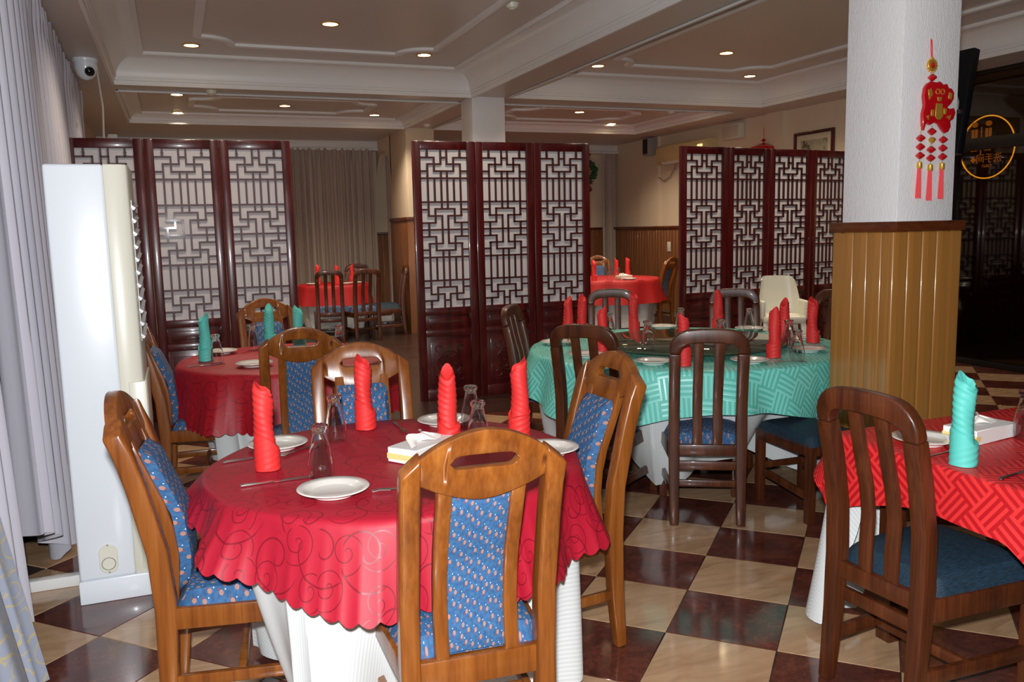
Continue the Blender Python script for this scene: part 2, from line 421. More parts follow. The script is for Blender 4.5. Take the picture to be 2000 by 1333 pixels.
# columns
def column(name, x, y, w, d, mat):
    return struct(MB().box(x, x + w, y, y + d, 0, ZB).build(name, mat, bevel=.004))
NX, NY, NW = 3.24, 3.147, .36
col1 = column('column', NX, NY, NW, NW, PAINT_W)
pt = .03
PLH = 1.455
npl = 4.5; sp = (NW + 2 * pt) / npl
def plank_mesh(w):
    return MB().box(-w / 2 + .0008, w / 2 - .0008, -.012, .012, 0, PLH).mesh('plank', .008, 3)
pm = plank_mesh(sp); pm.materials.append(W_PINE)
MB().box(NX - pt + .012, NX + NW + pt - .012, NY - pt + .012, NY + NW + pt - .012, 0, PLH).build('backing', W_PINE, col1)
for k in range(5):
    a = NX - pt + (k + .17) * sp + .0
    if k < 5 and a + sp / 2 <= NX + NW + pt + .03:
        link(pm, 'plank', None, col1, (min(a + sp * .1, NX + NW + pt - sp / 2), NY - pt + .008, 0))
for k in range(5):
    b = min(NY - pt + (k + .45) * sp, NY + NW + pt - sp / 2)
    link(pm, 'plank', None, col1, (NX - pt + .008, b, 0), PI / 2)
    link(pm, 'plank', None, col1, (NX + NW + pt - .008, b, 0), PI / 2)
    link(pm, 'plank', None, col1, (min(NX - pt + (k + .5) * sp, NX + NW + pt - sp / 2), NY + NW + pt - .008, 0))
MB().box(NX - .045, NX + NW + .045, NY - .045, NY + NW + .045, PLH, PLH + .05).build('ledge', W_LEDGE, col1, bevel=.006)
col2 = column('column', 3.19, 9.17, .39, .39, PAINT_W)
col3 = column('column', 3.2, 12.13, .42, 1.0, PAINT_CR)
MB().box(3.17, 3.65, 12.1, 13.15, 0, 1.66).build('wainscot_panel', W_WAINS, col3, bevel=.005)
MB().box(3.155, 3.66, 12.09, 13.16, 1.66, 1.71).build('ledge', W_LEDGE, col3, bevel=.006)
# arch between pier and far wall
arc = [(13.08, ZB), (13.08, 2.3)] + [(13.6 - .5 * math.cos(PI * k / 16), 2.3 + .48 * math.sin(PI * k / 16)) for k in range(1, 16)] + [(14.1, 2.3), (14.1, ZB)]
struct(MB().prism(arc, lambda u, v, t: (t, u, v), 3.2, 3.26).build('trim_4', PAINT_CR, angle=30))
# dark glazed partition on the side wall
FRAME = plain('dark_bronze_frame', (20, 18, 18), .35)
DG = NT('tinted_glass'); _gl = DG.n('ShaderNodeBsdfGlossy', {'Color': (.8, .8, .8, 1), 'Roughness': .02}); _tr = DG.n('ShaderNodeBsdfTransparent', {'Color': (.5, .42, .34, 1)})
_fr = DG.n('ShaderNodeFresnel', {'IOR': 1.5}); _mx = DG.n('ShaderNodeMixShader')
DG.t.links.new(_fr.outputs[0], _mx.inputs[0]); DG.t.links.new(_tr.outputs[0], _mx.inputs[1]); DG.t.links.new(_gl.outputs[0], _mx.inputs[2])
DG.t.links.new(_mx.outputs[0], DG.t.nodes['Material Output'].inputs[0]); DG = DG.m
win = MB().box(XR - .02, XR + .06, YF, 6.74, 0, .06).box(XR - .02, XR + .06, YF, 6.74, 2.2, 2.32).box(XR - .02, XR + .06, YF, 6.74, 2.94, 2.98)
for yy in (6.66, 5.42, 4.32, 3.2, 2.1): win.box(XR - .03, XR + .07, yy, yy + .1, 0, 2.98)
win = struct(win.build('window_1', FRAME, bevel=.005))
for yy in (5.52, 4.42, 3.3, 2.2):
    for z0, z1 in ((.06, 2.2), (2.32, 2.94)): MB().box(XR + .015, XR + .025, yy, yy + (1.14 if yy == 5.52 else 1.0), z0, z1).build('pane', DG, win)
struct(MB().box(XR + 1.5, XR + 1.6, YF, 8.4, 0, 3.4).box(XR + .15, XR + 1.5, 8.3, 8.4, 0, 3.4).box(XR, XR + 1.6, YF, 8.4, 3.0, 3.1).build('wall_hallway', plain('dark_hall_paint', (74, 56, 40), .6)))

# ---------------------------------------------------------------- chairs
def lerp_tab(tab, z):
    for (a, b), (c, d) in zip(tab, tab[1:]):
        if z <= c: return b + (d - b) * (z - a) / (c - a)
    return tab[-1][1]
def cushion(wf, wb, y0, y1, z0, z1, n=14):
    def fn(u, v):
        a, b = 2 * u - 1, 2 * v - 1
        h = max(0, (1 - abs(a) ** 8) * (1 - abs(b) ** 8)) ** .45
        w = wb + (wf - wb) * v; sc = 1 - .03 * (1 - h)
        crown = .82 + .18 * (1 - a * a) * (1 - b * b)
        return (a * w, y0 + (y1 - y0) * v, z0 + (z1 - z0) * h * crown)
    return MB().grid(fn, n, n, uv=lambda u, v: ((2 * u - 1) * wf, y0 + (y1 - y0) * v))
YP = [(0, -.225), (.2, -.208), (.43, -.2), (.6, -.212), (.8, -.256), (.99, -.31), (1.1, -.345)]
YS = [(.4, -.19), (.55, -.178), (.68, -.192), (.8, -.24), (.93, -.29)]
def padded_chair(wd_, fab):
    t = thing('padded_dining_chair', '', 'chair')
    zz = [0, .1, .2, .32, .43, .52, .6, .7, .8, .9, .985]
    for s in (-1, 1):
        po = [(s * (.176 + .002 * min(z, .43) / .43), lerp_tab(YP, z), z) for z in zz]
        pm_ = MB().sweep(po, .05, [.042 + .02 * min(1, p[2] / .43) - .02 * max(0, p[2] - .43) for p in po], (1, 0, 0))
        for q in range(4):
            x_, y_, z_ = pm_.v[-4 + q]; pm_.v[-4 + q] = (x_, y_, z_ + (-.03 if x_ * s > .176 else .012))
        pm_.build('leg', wd_, t, .009, 3)
        MB().sweep([(s * .208, .235, 0), (s * .212, .235, .43)], [.034, .044], [.034, .044], (1, 0, 0)).build('leg', wd_, t, .005)
        MB().bar((s * .18, -.19, .2), (s * .208, .22, .2), .022, .036, (1, 0, 0)).build('stretcher', wd_, t, .004)
        MB().bar((s * .186, -.18, .398), (s * .222, .255, .398), .024, .066, (1, 0, 0)).build('seat_rail', wd_, t, .005)
        st = [(s * .092, lerp_tab(YS, z), z) for z in (.4, .48, .56, .64, .72, .8, .87, .915)]
        MB().sweep(st, .038, .03, (1, 0, 0)).build('back_stile', wd_, t, .006)
    MB().bar((-.21, .247, .398), (.21, .247, .398), .024, .066, (0, 1, 0)).build('seat_rail', wd_, t, .005)
    MB().bar((-.165, -.195, .395), (.165, -.195, .395), .03, .075, (0, 1, 0)).build('seat_rail', wd_, t, .005)
    MB().bar((-.18, 0, .2), (.18, 0, .2), .022, .034, (0, 1, 0)).build('stretcher', wd_, t, .004)
    # crest rail with hand slot
    n = 30; mb = MB(); vs = []
    ycr = lambda z: -.31 - (z - .985) * .3
    for i in range(n + 1):
        u = 2 * i / n - 1; x = .156 * u
        top = 1.052 - .062 * abs(u) ** 1.9; bot = .868 + .052 * abs(u) ** 1.7
        hs = .017 * max(0, 1 - (abs(u) / .5) ** 12) ** .5; zc_ = .972 - .008 * u * u
        for z in (bot, zc_ - hs, zc_ + hs, top):
            for k in (-.018, .018): vs.append((x, ycr(z) + k, z))
    fs = []
    for i in range(n):
        a, b = 8 * i, 8 * i + 8
        fs += [(a, a + 2, b + 2, b), (a + 1, b + 1, b + 3, a + 3), (a + 4, a + 6, b + 6, b + 4), (a + 5, b + 5, b + 7, a + 7), (a, b, b + 1, a + 1), (a + 6, a + 7, b + 7, b + 6),
               (a + 2, a + 3, b + 3, b + 2), (a + 4, b + 4, b + 5, a + 5)]
    fs += [(0, 1, 3, 2), (4, 5, 7, 6), (8 * n, 8 * n + 2, 8 * n + 3, 8 * n + 1), (8 * n + 4, 8 * n + 6, 8 * n + 7, 8 * n + 5)]
    mb.add(vs, fs).build('crest_rail', wd_, t, weld=True, bevel=.005)
    # upholstered back pad
    def pad(hw_, y0_, bulge):
        def fn(u, v):
            a = 2 * u - 1; z = .44 + .445 * v; e = max(0, (1 - a ** 8) * (1 - (2 * v - 1) ** 12)) ** .5
            return (hw_ * a, lerp_tab(YS, z) + y0_ + bulge * e, z)
        return fn
    uvp = lambda u, v: ((2 * u - 1) * .1, v * .445)
    MB().grid(pad(.103, .015, .034), 12, 18, uv=uvp).grid(pad(.103, .015, 0), 12, 18, uv=uvp).grid(pad(.078, -.004, -.008), 8, 18, uv=uvp).build('back_pad', fab, t)
    cushion(.228, .19, -.175, .275, .42, .495).build('seat', fab, t)
    return t
YQ = [(0, -.228), (.2, -.208), (.43, -.196), (.6, -.2), (.75, -.222), (.9, -.256), (1.02, -.285)]
def slat_chair(wd_, fab):
    t = thing('slat_back_chair', '', 'chair'); hw = .165
    for s in (-1, 1):
        zs = (0, .12, .25, .36, .43, .52, .6, .68, .76, .84, .885)
        MB().sweep([(s * hw, lerp_tab(YQ, z), z) for z in zs], [.038 + .016 * min(1, z / .4) - .014 * max(0, z - .45) for z in zs], [.044 + .01 * min(1, z / .4) for z in zs], (0, 1, 0)).build('leg', wd_, t, .006, 2)
        MB().sweep([(s * .198, .25, 0), (s * .2, .245, .39)], .042, .042, (1, 0, 0)).build('leg', wd_, t, .004)
        MB().bar((s * .168, -.19, .15), (s * .198, .235, .15), .022, .045, (1, 0, 0)).build('stretcher', wd_, t, .004)
        MB().bar((s * .175, -.18, .365), (s * .212, .265, .365), .026, .072, (1, 0, 0)).build('seat_rail', wd_, t, .004)
        sl = [(s * .05, lerp_tab(YQ, z) + (.012 if .5 < z < .8 else .004), z) for z in (.39, .5, .6, .7, .8, .9, .965)]
        MB().sweep(sl, .018, .048, (0, 1, 0)).build('slat', wd_, t, .004)
    pth = [(-hw, .885), (-hw, .9)]
    pth += [(-hw + .08 - .08 * math.cos(PI / 2 * k / 6), .9 + .07 * math.sin(PI / 2 * k / 6)) for k in range(1, 7)]
    pth += [(-.04, .974), (.04, .974)]
    pth += [(-x, z) for x, z in pth[:8]][::-1]
    hh = [.054 + .016 * min(1, max(0, z - .9) / .06) for x, z in pth]
    MB().sweep([(x, lerp_tab(YQ, z), z) for x, z in pth], .044, hh, (0, 1, 0)).build('top_rail', wd_, t, .008, 3)
    MB().bar((-.155, -.196, .385), (.155, -.196, .385), .03, .055, (0, 1, 0)).build('back_rail', wd_, t, .004)
    MB().bar((-.2, .258, .365), (.2, .258, .365), .024, .07, (0, 1, 0)).build('seat_rail', wd_, t, .004)
    MB().bar((-.16, -.186, .3), (.16, -.186, .3), .02, .045, (0, 1, 0)).build('seat_rail', wd_, t, .004)
    MB().bar((-.165, 0, .15), (.165, 0, .15), .02, .036, (0, 1, 0)).build('stretcher', wd_, t, .004)
    cushion(.218, .182, -.172, .285, .395, .48).build('seat', fab, t)
    return t
R_ = math.radians
pc = padded_chair(W_HONEY, BLUE); sc_n = slat_chair(W_BROWN, NAVY); sc_b = slat_chair(W_BROWN, BLUE)
def ch(proto, x, y, b, label, group): return place(proto, (x, y, 0), -R_(b), label, group)
G1, G2, G3, G4, G5, G6 = 'chairs at the red front table', 'chairs at the crimson table', 'chairs at the turquoise table', 'chairs at the coral table', 'chairs at the table by the far curtain', 'chairs at the table before the far wall'
ch(pc, .669, 2.148, 4.3, 'honey wood chair with blue patterned pad, back turned, largest in front of the red table', G1)
ch(pc, .127, 2.731, 96.7, 'honey wood chair with blue pad seen side-on between white air conditioner and red table', G1)
ch(pc, 1.175, 2.743, -93, 'honey wood padded chair standing between the red table and the turquoise table', G1)
ch(pc, .66, 3.2, 186, 'honey wood padded chair facing front at the far side of the red front table', G1)
ch(pc, .574, 4.583, 4.2, 'honey wood padded chair with its back turned before the crimson table', G2)
ch(pc, .1, 5.18, 95, 'honey wood padded chair half hidden behind the white air conditioner at crimson table', G2)
ch(pc, .623, 6.02, 172, 'honey wood padded chair between crimson table and the lattice screen behind it', G2)
ch(sc_b, 2.521, 3.687, 28.9, 'brown slat-back chair with blue patterned seat, back turned, in front of turquoise table', G3)
ch(sc_b, 2.159, 4.108, 52, 'brown slat-back chair with blue patterned seat behind the padded chair, at turquoise table corner', G3)
ch(sc_b, 2.26, 5.05, 128, 'dark slat-back chair standing before the three-panel screen, turned to the turquoise table', G3)
ch(sc_n, 3.165, 5.864, 205, 'dark slat-back chair behind the turquoise table in front of the gap between screens', G3)
ch(sc_n, 3.919, 5.311, 212, 'dark slat-back chair behind the turquoise table beside the white plastic chair', G3)
ch(sc_n, 4.34, 4.9, 252, 'dark slat-back chair behind the turquoise table, half hidden by the wood-clad column', G3)
ch(sc_n, 2.165, 1.946, 87.1, 'brown slat-back chair with navy seat in the front corner at the coral table', G4)
ch(sc_b, 1.98, 12.0, 8, 'dark slat-back chair with back turned at far red table, next to the screen edge', G5)
ch(sc_b, 2.42, 11.85, -4, 'dark slat-back chair with back turned at far red table, the nearer one of two', G5)
ch(sc_b, 2.62, 13.3, 196, 'dark slat-back chair facing front behind the far red table before the taupe curtain', G5)
ch(sc_n, 2.86, 12.2, -82, 'dark slat-back chair with green-blue seat seen side-on beside the wood-clad pier', G5)
ch(pc, 6.62, 11.0, -28, 'padded chair with dark blue back at the far red table, against the four-panel screen', G6)
ch(pc, 6.3, 12.1, 200, 'padded chair with dark blue back behind the far red table by the side wall', G6)
ch(sc_n, 5.75, 12.1, 186, 'dark slat-back chair behind the far red table below the narrow curtain', G6)
# low stool between turquoise table and column
t = thing('wooden_stool', 'low wooden stool with navy cushion beside the wood-clad column', 'stool', (3.03, 3.49, 0), R_(-2))
for sx in (-1, 1):
    MB().bar((sx * .13, -.2, .13), (sx * .13, .2, .17), .02, .04, (1, 0, 0)).build('stretcher', W_BROWN, t, .004)
    MB().bar((sx * .15, -.22, .38), (sx * .15, .22, .38), .025, .06, (1, 0, 0)).build('seat_rail', W_BROWN, t, .004)
    for sy in (-1, 1): MB().bar((sx * .14, sy * .205, 0), (sx * .14, sy * .205, .4), .042, .042, (1, 0, 0)).build('leg', W_BROWN, t, .004)
for sy in (-1, 1):
    MB().bar((-.15, sy * .21, .38), (.15, sy * .21, .38), .025, .06, (0, 1, 0)).build('seat_rail', W_BROWN, t, .004)
    MB().bar((-.13, sy * .2, .2), (.13, sy * .2, .2), .02, .035, (0, 1, 0)).build('stretcher', W_BROWN, t, .004)
cushion(.165, .165, -.23, .23, .4, .47).build('seat', NAVY, t)
# white plastic chair
t = thing('plastic_child_chair', 'white moulded plastic child chair in front of the four-panel screen', 'chair', (5.38, 6.6, 0), R_(155))
sh = MB()
def shell(u, v):
    a = 2 * u - 1; z = .62 + .38 * v; w = .2 - .05 * v ** 2
    return (w * math.sin(a * 1.5) / math.sin(1.5), -.13 - .06 * v + .12 * abs(a) ** 3 * (1 - .6 * v), z - .04 * abs(a) ** 6 * (v > .9))
sh.grid(shell, 16, 10); sh.grid(lambda u, v: tuple(c + d for c, d in zip(shell(u, v), (0, -.018, 0))), 16, 10)
sh.build('backrest', PL_CREAM, t)
MB().box(-.2, .2, -.17, .18, .56, .64).build('seat', PL_CREAM, t, .03, 3)
for s in (-1, 1):
    MB().box(s * .2 - .02, s * .2 + .02, -.16, .16, .6, .78).build('armrest', PL_CREAM, t, .018, 3)
    for q in (-1, 1): MB().bar((s * .23, q * .2, 0), (s * .17, q * .14, .58), .05, .05, (1, 0, 0)).build('leg', PL_CREAM, t, .012, 2)

# ---------------------------------------------------------------- tables and cloths
def circle_perim(r, n): return [(r * math.cos(2 * PI * i / n), r * math.sin(2 * PI * i / n), math.cos(2 * PI * i / n), math.sin(2 * PI * i / n)) for i in range(n)]
def rect_perim(x0, x1, y0, y1, n, rad=.03):
    out = []; cs = [(x1 - rad, y1 - rad, 0), (x0 + rad, y1 - rad, 90), (x0 + rad, y0 + rad, 180), (x1 - rad, y0 + rad, 270)]
    for k, (cx, cy, a0) in enumerate(cs):
        for q in range(9):
            a = R_(a0 + 90 * q / 8); out.append((cx + rad * math.cos(a), cy + rad * math.sin(a), math.cos(a), math.sin(a)))
        nx_, ny_, _ = cs[(k + 1) % 4]; a = R_(a0 + 90)
        ex, ey = cx + rad * math.cos(a), cy + rad * math.sin(a); fx, fy = nx_ + rad * math.cos(a), ny_ + rad * math.sin(a)
        for q in range(1, n): out.append((ex + (fx - ex) * q / n, ey + (fy - ey) * q / n, math.cos(a), math.sin(a)))
    return out
def cloth(per, zt, L, flare, amp, nfold, nh=14, rings=5, phase=0, scallop=0, nsc=60, center=(0, 0), wob=.35):
    # flat top + hanging skirt; L/flare/amp may be functions of fraction s round the edge
    g = lambda f, s: f(s) if callable(f) else f
    n = len(per); mb = MB(); vs = []; us = []
    for r_ in range(rings):
        k = (r_ + .001) / rings
        for x, y, nx, ny in per: q = (center[0] + (x - center[0]) * k, center[1] + (y - center[1]) * k); vs.append((q[0], q[1], zt)); us.append(q)
    rr = .012
    for j in range(nh + 1):
        t = j / nh
        for i, (x, y, nx, ny) in enumerate(per):
            s = i / n; l = g(L, s) + scallop * (abs(math.sin(PI * nsc * s)) - .5)
            d = l * t
            fold = math.sin(2 * PI * nfold * s + phase + wob * math.sin(2 * PI * 3 * s + phase)) + .45 * math.sin(2 * PI * (nfold * 1.73) * s + 1.3 + phase)
            e = min(1, d / .06); ro = rr * math.sin(min(1, d / (rr * 1.6)) * PI / 2); zo = rr * (1 - math.cos(min(1, d / (rr * 1.6)) * PI / 2))
            out = ro + g(flare, s) * t ** 1.3 * 1 + g(amp, s) * (fold * .5 + .35) * t ** .8
            drop = max(0, d - rr * 1.6) + zo
            vs.append((x + nx * out, y + ny * out, zt - drop)); us.append((x + nx * d, y + ny * d))
    fs = []
    for j in range(rings + nh):
        for i in range(n): fs.append((j * n + i, j * n + (i + 1) % n, (j + 1) * n + (i + 1) % n, (j + 1) * n + i))
    fs.append(tuple(range(n)))
    return mb.add(vs, fs, us)
def near(s, c, w): d = abs((s - c + .5) % 1 - .5); return max(0, 1 - d / w)
def round_table(x, y, r, h, label, group):
    t = thing('round_table', label, 'table', (x, y, 0), 0, group)
    MB().lathe([(0, h - .03), (r - .004, h - .03), (r, h - .022), (r, h - .006), (r - .006, h), (0, h)], 48).build('tabletop', W_BROWN, t)
    for a in (45, 135, 225, 315):
        c, s_ = math.cos(R_(a)), math.sin(R_(a))
        MB().bar((c * r * .42, s_ * r * .42, 0), (c * r * .36, s_ * r * .36, h - .03), .05, .05).build('leg', W_BROWN, t, .005)
    return t
H = .75
T1 = (.643, 2.716, .59); T2 = (.609, 5.338, .63); T3 = (2.95, 4.53, .955)
round_table(*T1, H, 'round dining table under the red scroll cloth in front', 'round dining tables')
round_table(*T2, H, 'round dining table under the crimson cloth beside the lattice screen', 'round dining tables')
round_table(*T3, H, 'large round dining table under the turquoise cloth', 'round dining tables')
round_table(2.18, 12.75, .5, H, 'far round dining table before the taupe curtain', 'round dining tables')
round_table(5.95, 11.15, .72, H, 'far round dining table near the side wall', 'round dining tables')
def tcloth(name, mb, mat, label, loc, cat='tablecloth'): return tag(mb.build(name, mat, None, loc=loc, angle=60), label, cat)
P240 = lambda r: circle_perim(r, 480)
tcloth('tablecloth', cloth(P240(T1[2] + .006), H + .006, lambda s: .255 - .135 * min(1, 1.4 * near(s, .47, .21)), .05, .06, 9, 18, 6, .6, .016, 80), C_RED,
       'red scalloped scroll-patterned tablecloth on the front round table', (T1[0], T1[1], 0))
tcloth('undercloth', cloth(P240(T1[2] - .012), H + .001, lambda s: .7 - .03 * math.sin(2 * PI * 2 * s), lambda s: -.03 - .3 * max(near(s, c_, .11) for c_ in (.25, .51, .75)) ** .6, .06, 12, 16, 3, 1.9), C_WHITE,
       'long white damask undercloth below the red scroll tablecloth', (T1[0], T1[1], 0))
tcloth('tablecloth', cloth(P240(T2[2] + .006), H + .006, .33, .05, .06, 10, 16, 6, .2, .016, 80), C_CRIM,
       'dark crimson scalloped tablecloth on the table beside the screen', (T2[0], T2[1], 0))
tcloth('undercloth', cloth(P240(T2[2] - .012), H + .001, .66, lambda s: -.08 - .26 * max(near(s, c_, .1) for c_ in (.25, .51, .75)) ** .6, .06, 12, 14, 3, .9), C_WHITE, 'white undercloth below the crimson tablecloth', (T2[0], T2[1], 0))
tcloth('tablecloth', cloth(P240(T3[2] + .006), H + .006, lambda s: .27 + .055 * math.cos(2 * PI * 4 * (s - .07)), lambda s: .07 - .09 * near(s, .79, .08), lambda s: .055 - .05 * near(s, .79, .08), 13, 16, 8, 1.1), C_TEAL,
       'turquoise basket-weave tablecloth on the large round table', (T3[0], T3[1], 0))
tcloth('undercloth', cloth(P240(T3[2] - .012), H + .001, lambda s: .6 + .09 * math.sin(2 * PI * 5 * s + .4), lambda s: -.14 - .24 * max(near(s, c_, .05) for c_ in (.675, .578, .397, .762, .225, .108, .04)) ** .6, .06, 14, 16, 3, .3), C_WHITE,
       'white undercloth below the turquoise tablecloth', (T3[0], T3[1], 0))
# coral square table
t = thing('square_table', 'square dining table under the coral cloth beside the column', 'table', (2.68, 1.86, 0))
MB().box(-.52, .52, -.49, .49, H - .03, H).build('tabletop', W_BROWN, t, .005)
for sx in (-1, 1):
    for sy in (-1, 1): MB().bar((sx * .36, sy * .36, 0), (sx * .36, sy * .36, H - .03), .065, .065, (1, 0, 0)).build('leg', W_BROWN, t, .006)
pr = rect_perim(-.526, .526, -.496, .496, 34)
tcloth('tablecloth', cloth(pr, H + .007, lambda s: lerp_tab([(0, .09), (.235, .1), (.25, .16), (.28, .22), (.305, .27), (.33, .22), (.36, .18), (.39, .155), (.45, .16), (.5, .3), (1, .3)], s), lambda s: .02 + .08 * near(s, .245, .04), .02, 7, 16, 8, .5, wob=.2), C_CORAL,
       'coral red basket-weave tablecloth on the square table', (2.68, 1.86, 0))
pr = rect_perim(-.515, .515, -.485, .485, 34)
tcloth('undercloth', cloth(pr, H + .001, lambda s: .12 + .6 * min(1, 1.9 * near(s, .255, .075)), lambda s: -.018 + .118 * near(s, .255, .06), lambda s: .006 + .022 * near(s, .255, .08), 8, 16, 3, 2.0), C_WHITE, 'white undercloth below the coral tablecloth', (2.68, 1.86, 0))
tcloth('tablecloth', cloth(circle_perim(.506, 160), H + .006, .3, .05, .04, 9, 10, 4), C_RED2, 'plain red tablecloth on the far table before the taupe curtain', (2.18, 12.75, 0))
tcloth('undercloth', cloth(circle_perim(.49, 160), H + .001, .68, -.1, .04, 9, 10, 3), C_WHITE, 'white undercloth of the far table before the taupe curtain', (2.18, 12.75, 0))
tcloth('tablecloth', cloth(circle_perim(.726, 200), H + .006, .34, .06, .05, 10, 10, 4), C_RED2, 'plain red tablecloth on the far table near the side wall', (5.95, 11.15, 0))
tcloth('undercloth', cloth(circle_perim(.7, 200), H + .001, .68, -.1, .05, 10, 10, 3), C_WHITE, 'white undercloth of the far table near the side wall', (5.95, 11.15, 0))
# turntable
TT = NT('smoked_glass'); TT.b.inputs['Transmission Weight'].default_value = .75; TT = TT.out(srgb((120, 138, 116)), .02)
t = thing('glass_turntable', 'round smoked glass turntable on the turquoise table', 'turntable', (2.93, 4.47, H + .008))
MB().lathe([(0, .03), (.585, .03), (.59, .033), (.59, .039), (.585, .042), (0, .042)], 64).build('glass_disc', TT, t)
MB().lathe([(0, 0), (.09, 0), (.09, .02), (.08, .029), (0, .029)], 32).build('base', PL_BLACK, t)

# ---------------------------------------------------------------- tableware
TZ = H + .0085
def mk_plate():
    return tag(MB().lathe([(0, .004), (.05, .004), (.055, 0), (.062, 0), (.064, .006), (.085, .013), (.102, .019), (.104, .021), (.102, .0235), (.084, .018), (.066, .0115), (.06, .0095), (0, .0095)], 40).build('dinner_plate', PORC, angle=70), '', 'plate')
def mk_glass():
    o = [(.034, 0), (.0385, .01), (.0405, .03), (.039, .06), (.033, .09), (.0255, .12), (.0215, .142), (.021, .15), (.026, .156), (.0272, .163), (.0265, .168), (.022, .17), (0, .168)]
    i = [(0, .146), (.017, .143), (.0235, .12), (.031, .09), (.037, .06), (.0385, .03), (.0365, .01), (.0322, 0)]
    return tag(MB().lathe([(.0322, 0)] + o[:0] + o + i[:-1] + [(.0322, 0)], 28, cap=False).build('upturned_glass', GLASS, angle=60, weld=True), '', 'glass')
def mk_napkin(mat, h=.285):
    n = 28
    def body(u, v):
        a = 2 * PI * u; top = h * (1 - .15 * (.5 - .5 * math.cos(a + .6)) - .02 * math.sin(3 * a))
        z = top * v; r = .034 - .005 * v + .0017 * math.sin(4 * a + z * 300) + .002 * math.sin(2 * a + 9 * v)
        if v > .97: r *= .82
        return (r * math.cos(a) + .006 * math.sin(3 * v), r * math.sin(a), z)
    def cuff(u, v):
        a = 2 * PI * u; top = .088 + .022 * math.sin(a + 1.2) + .008 * math.sin(2 * a)
        z = top * v; r = .0405 + .0012 * math.sin(4 * a - z * 300)
        return (r * math.cos(a), r * math.sin(a), z)
    mb = MB().grid(body, n, 44, wrap=True)
    mb.add([body(i / n, 1) for i in range(n)] + [(0, 0, h * .8)], [(i, (i + 1) % n, n) for i in range(n)])
    t = thing('rolled_napkin', '', 'napkin')
    mb.build('roll', mat, t, angle=70); MB().grid(cuff, n, 16, wrap=True).add([cuff(i / n, 1) for i in range(n)] + [body(i / n, .3) for i in range(n)], [(i, (i + 1) % n, n + (i + 1) % n, n + i) for i in range(n)]).build('cuff', mat, t, angle=70)
    return t
def mk_knife():
    t = thing('table_knife', '', 'knife')
    MB().prism([(0, -.006), (.1, -.0075), (.118, -.004), (.12, .004), (.11, .0075), (0, .0055)], lambda u, v, w: (u, v, w), .001, .003).build('blade', STEEL, t)
    MB().sweep([(-.1, 0, .003), (-.09, 0, .0035), (0, 0, .003)], [.011, .013, .009], [.004, .006, .004], (0, 1, 0)).build('handle', STEEL, t, .0012, 1); return t
def mk_fork():
    t = thing('table_fork', '', 'fork')
    MB().sweep([(-.1, 0, .003), (-.05, 0, .004), (.02, 0, .006), (.045, 0, .006)], [.014, .01, .007, .02], .003, (0, 1, 0)).build('handle', STEEL, t, .001, 1)
    for k in range(4): MB().sweep([(.043, -.0085 + k * .0057, .006), (.075, -.0085 + k * .0057, .009), (.095, -.0085 + k * .0057, .005)], [.004, .0035, .002], .002, (0, 1, 0)).build('tine', STEEL, t)
    return t
plate, glass, nred, nteal, knife, fork = mk_plate(), mk_glass(), mk_napkin(N_RED), mk_napkin(N_TEAL), mk_knife(), mk_fork()
def put(p, x, y, label, group, rz=None, z=TZ): return place(p, (x, y, z), random.uniform(0, 6.2) if rz is None else rz, label, group)
g = 'napkins on the red front table'
put(nred, .233, 2.771, 'tall red rolled napkin beside the side plate, nearest the white air conditioner', g, 3.4)
put(nred, .641, 3.19, 'tall red rolled napkin in front of the far padded chair at the front table', g, 2.9)
put(nred, .851, 2.785, 'red rolled napkin behind the tissue box and the big front chair', g, 1.8)
put(nred, 1.13, 2.82, 'red rolled napkin at the turquoise side of the front table', g, .4)
g = 'plates on the red front table'
put(plate, .381, 2.41, 'white plate closest to the camera on the red front table', g)
put(plate, .293, 3.03, 'white plate half behind the napkin near the air conditioner', g)
put(plate, .934, 3.12, 'white plate at the far edge of the red front table', g)
put(plate, 1.125, 2.55, 'white plate half hidden behind the top of the big front chair', g)
g = 'glasses on the red front table'
put(glass, .375, 2.588, 'upturned glass in front beside the nearest plate on the red table', g)
put(glass, .498, 3.04, 'upturned glass between the far chair and the nearest glass on the red table', g)
put(glass, 1.0, 2.98, 'upturned glass beside the plate at the far edge of the red table', g)
put(glass, .93, 2.7, 'upturned glass peeping over the big front chair on the red table', g)
g = 'cutlery on the red front table'
put(knife, .235, 2.608, 'steel knife before the nearest glass on the red front table', g, 0.05)
put(knife, .2, 2.92, 'steel knife behind the napkin near the air conditioner', g, .15)
put(fork, .759, 3.13, 'steel fork lying near the far edge of the red front table', g, -1.6)
put(fork, .58, 2.36, 'steel fork half behind the big front chair', g, 3.05)
put(fork, .36, 2.955, 'steel fork beside the plate near the air conditioner', g, 3.9)
def tissue_box(x, y, rz, label, z=TZ):
    t = thing('tissue_box', label, 'tissue box', (x, y, z), rz)
    MB().box(-.115, .115, -.06, .06, 0, .05).build('carton', plain('white_carton', (228, 226, 222), .5), t, .002, 1)
    MB().box(-.117, -.09, -.061, .061, .012, .03).build('printed_band', plain('pale_yellow_print', (226, 206, 130), .5), t)
    MB().grid(lambda u, v: ((u - .5) * .19 * (1 - .5 * v), .04 * (v - .5) * math.sin(9 * u + 1) + .03 * (v - .3), .05 + .035 * v * (1 - .6 * (2 * u - 1) ** 2) + .004 * math.sin(14 * u)), 14, 6).build('tissue', PAPER, t)
    return t
tissue_box(.735, 2.70, .62, 'white tissue box on the red front table')
g = 'tableware on the crimson table'
put(nteal, .132, 5.397, 'turquoise rolled napkin at the screen side on the crimson table', g, 1)
put(nteal, .56, 5.86, 'turquoise rolled napkin in front of the far chair at the crimson table', g, 2)
put(nteal, .72, 5.62, 'turquoise rolled napkin seen through the handle slot of the near chair', g, 3)
put(plate, .384, 5.035, 'white plate at the near edge of the crimson table', g)
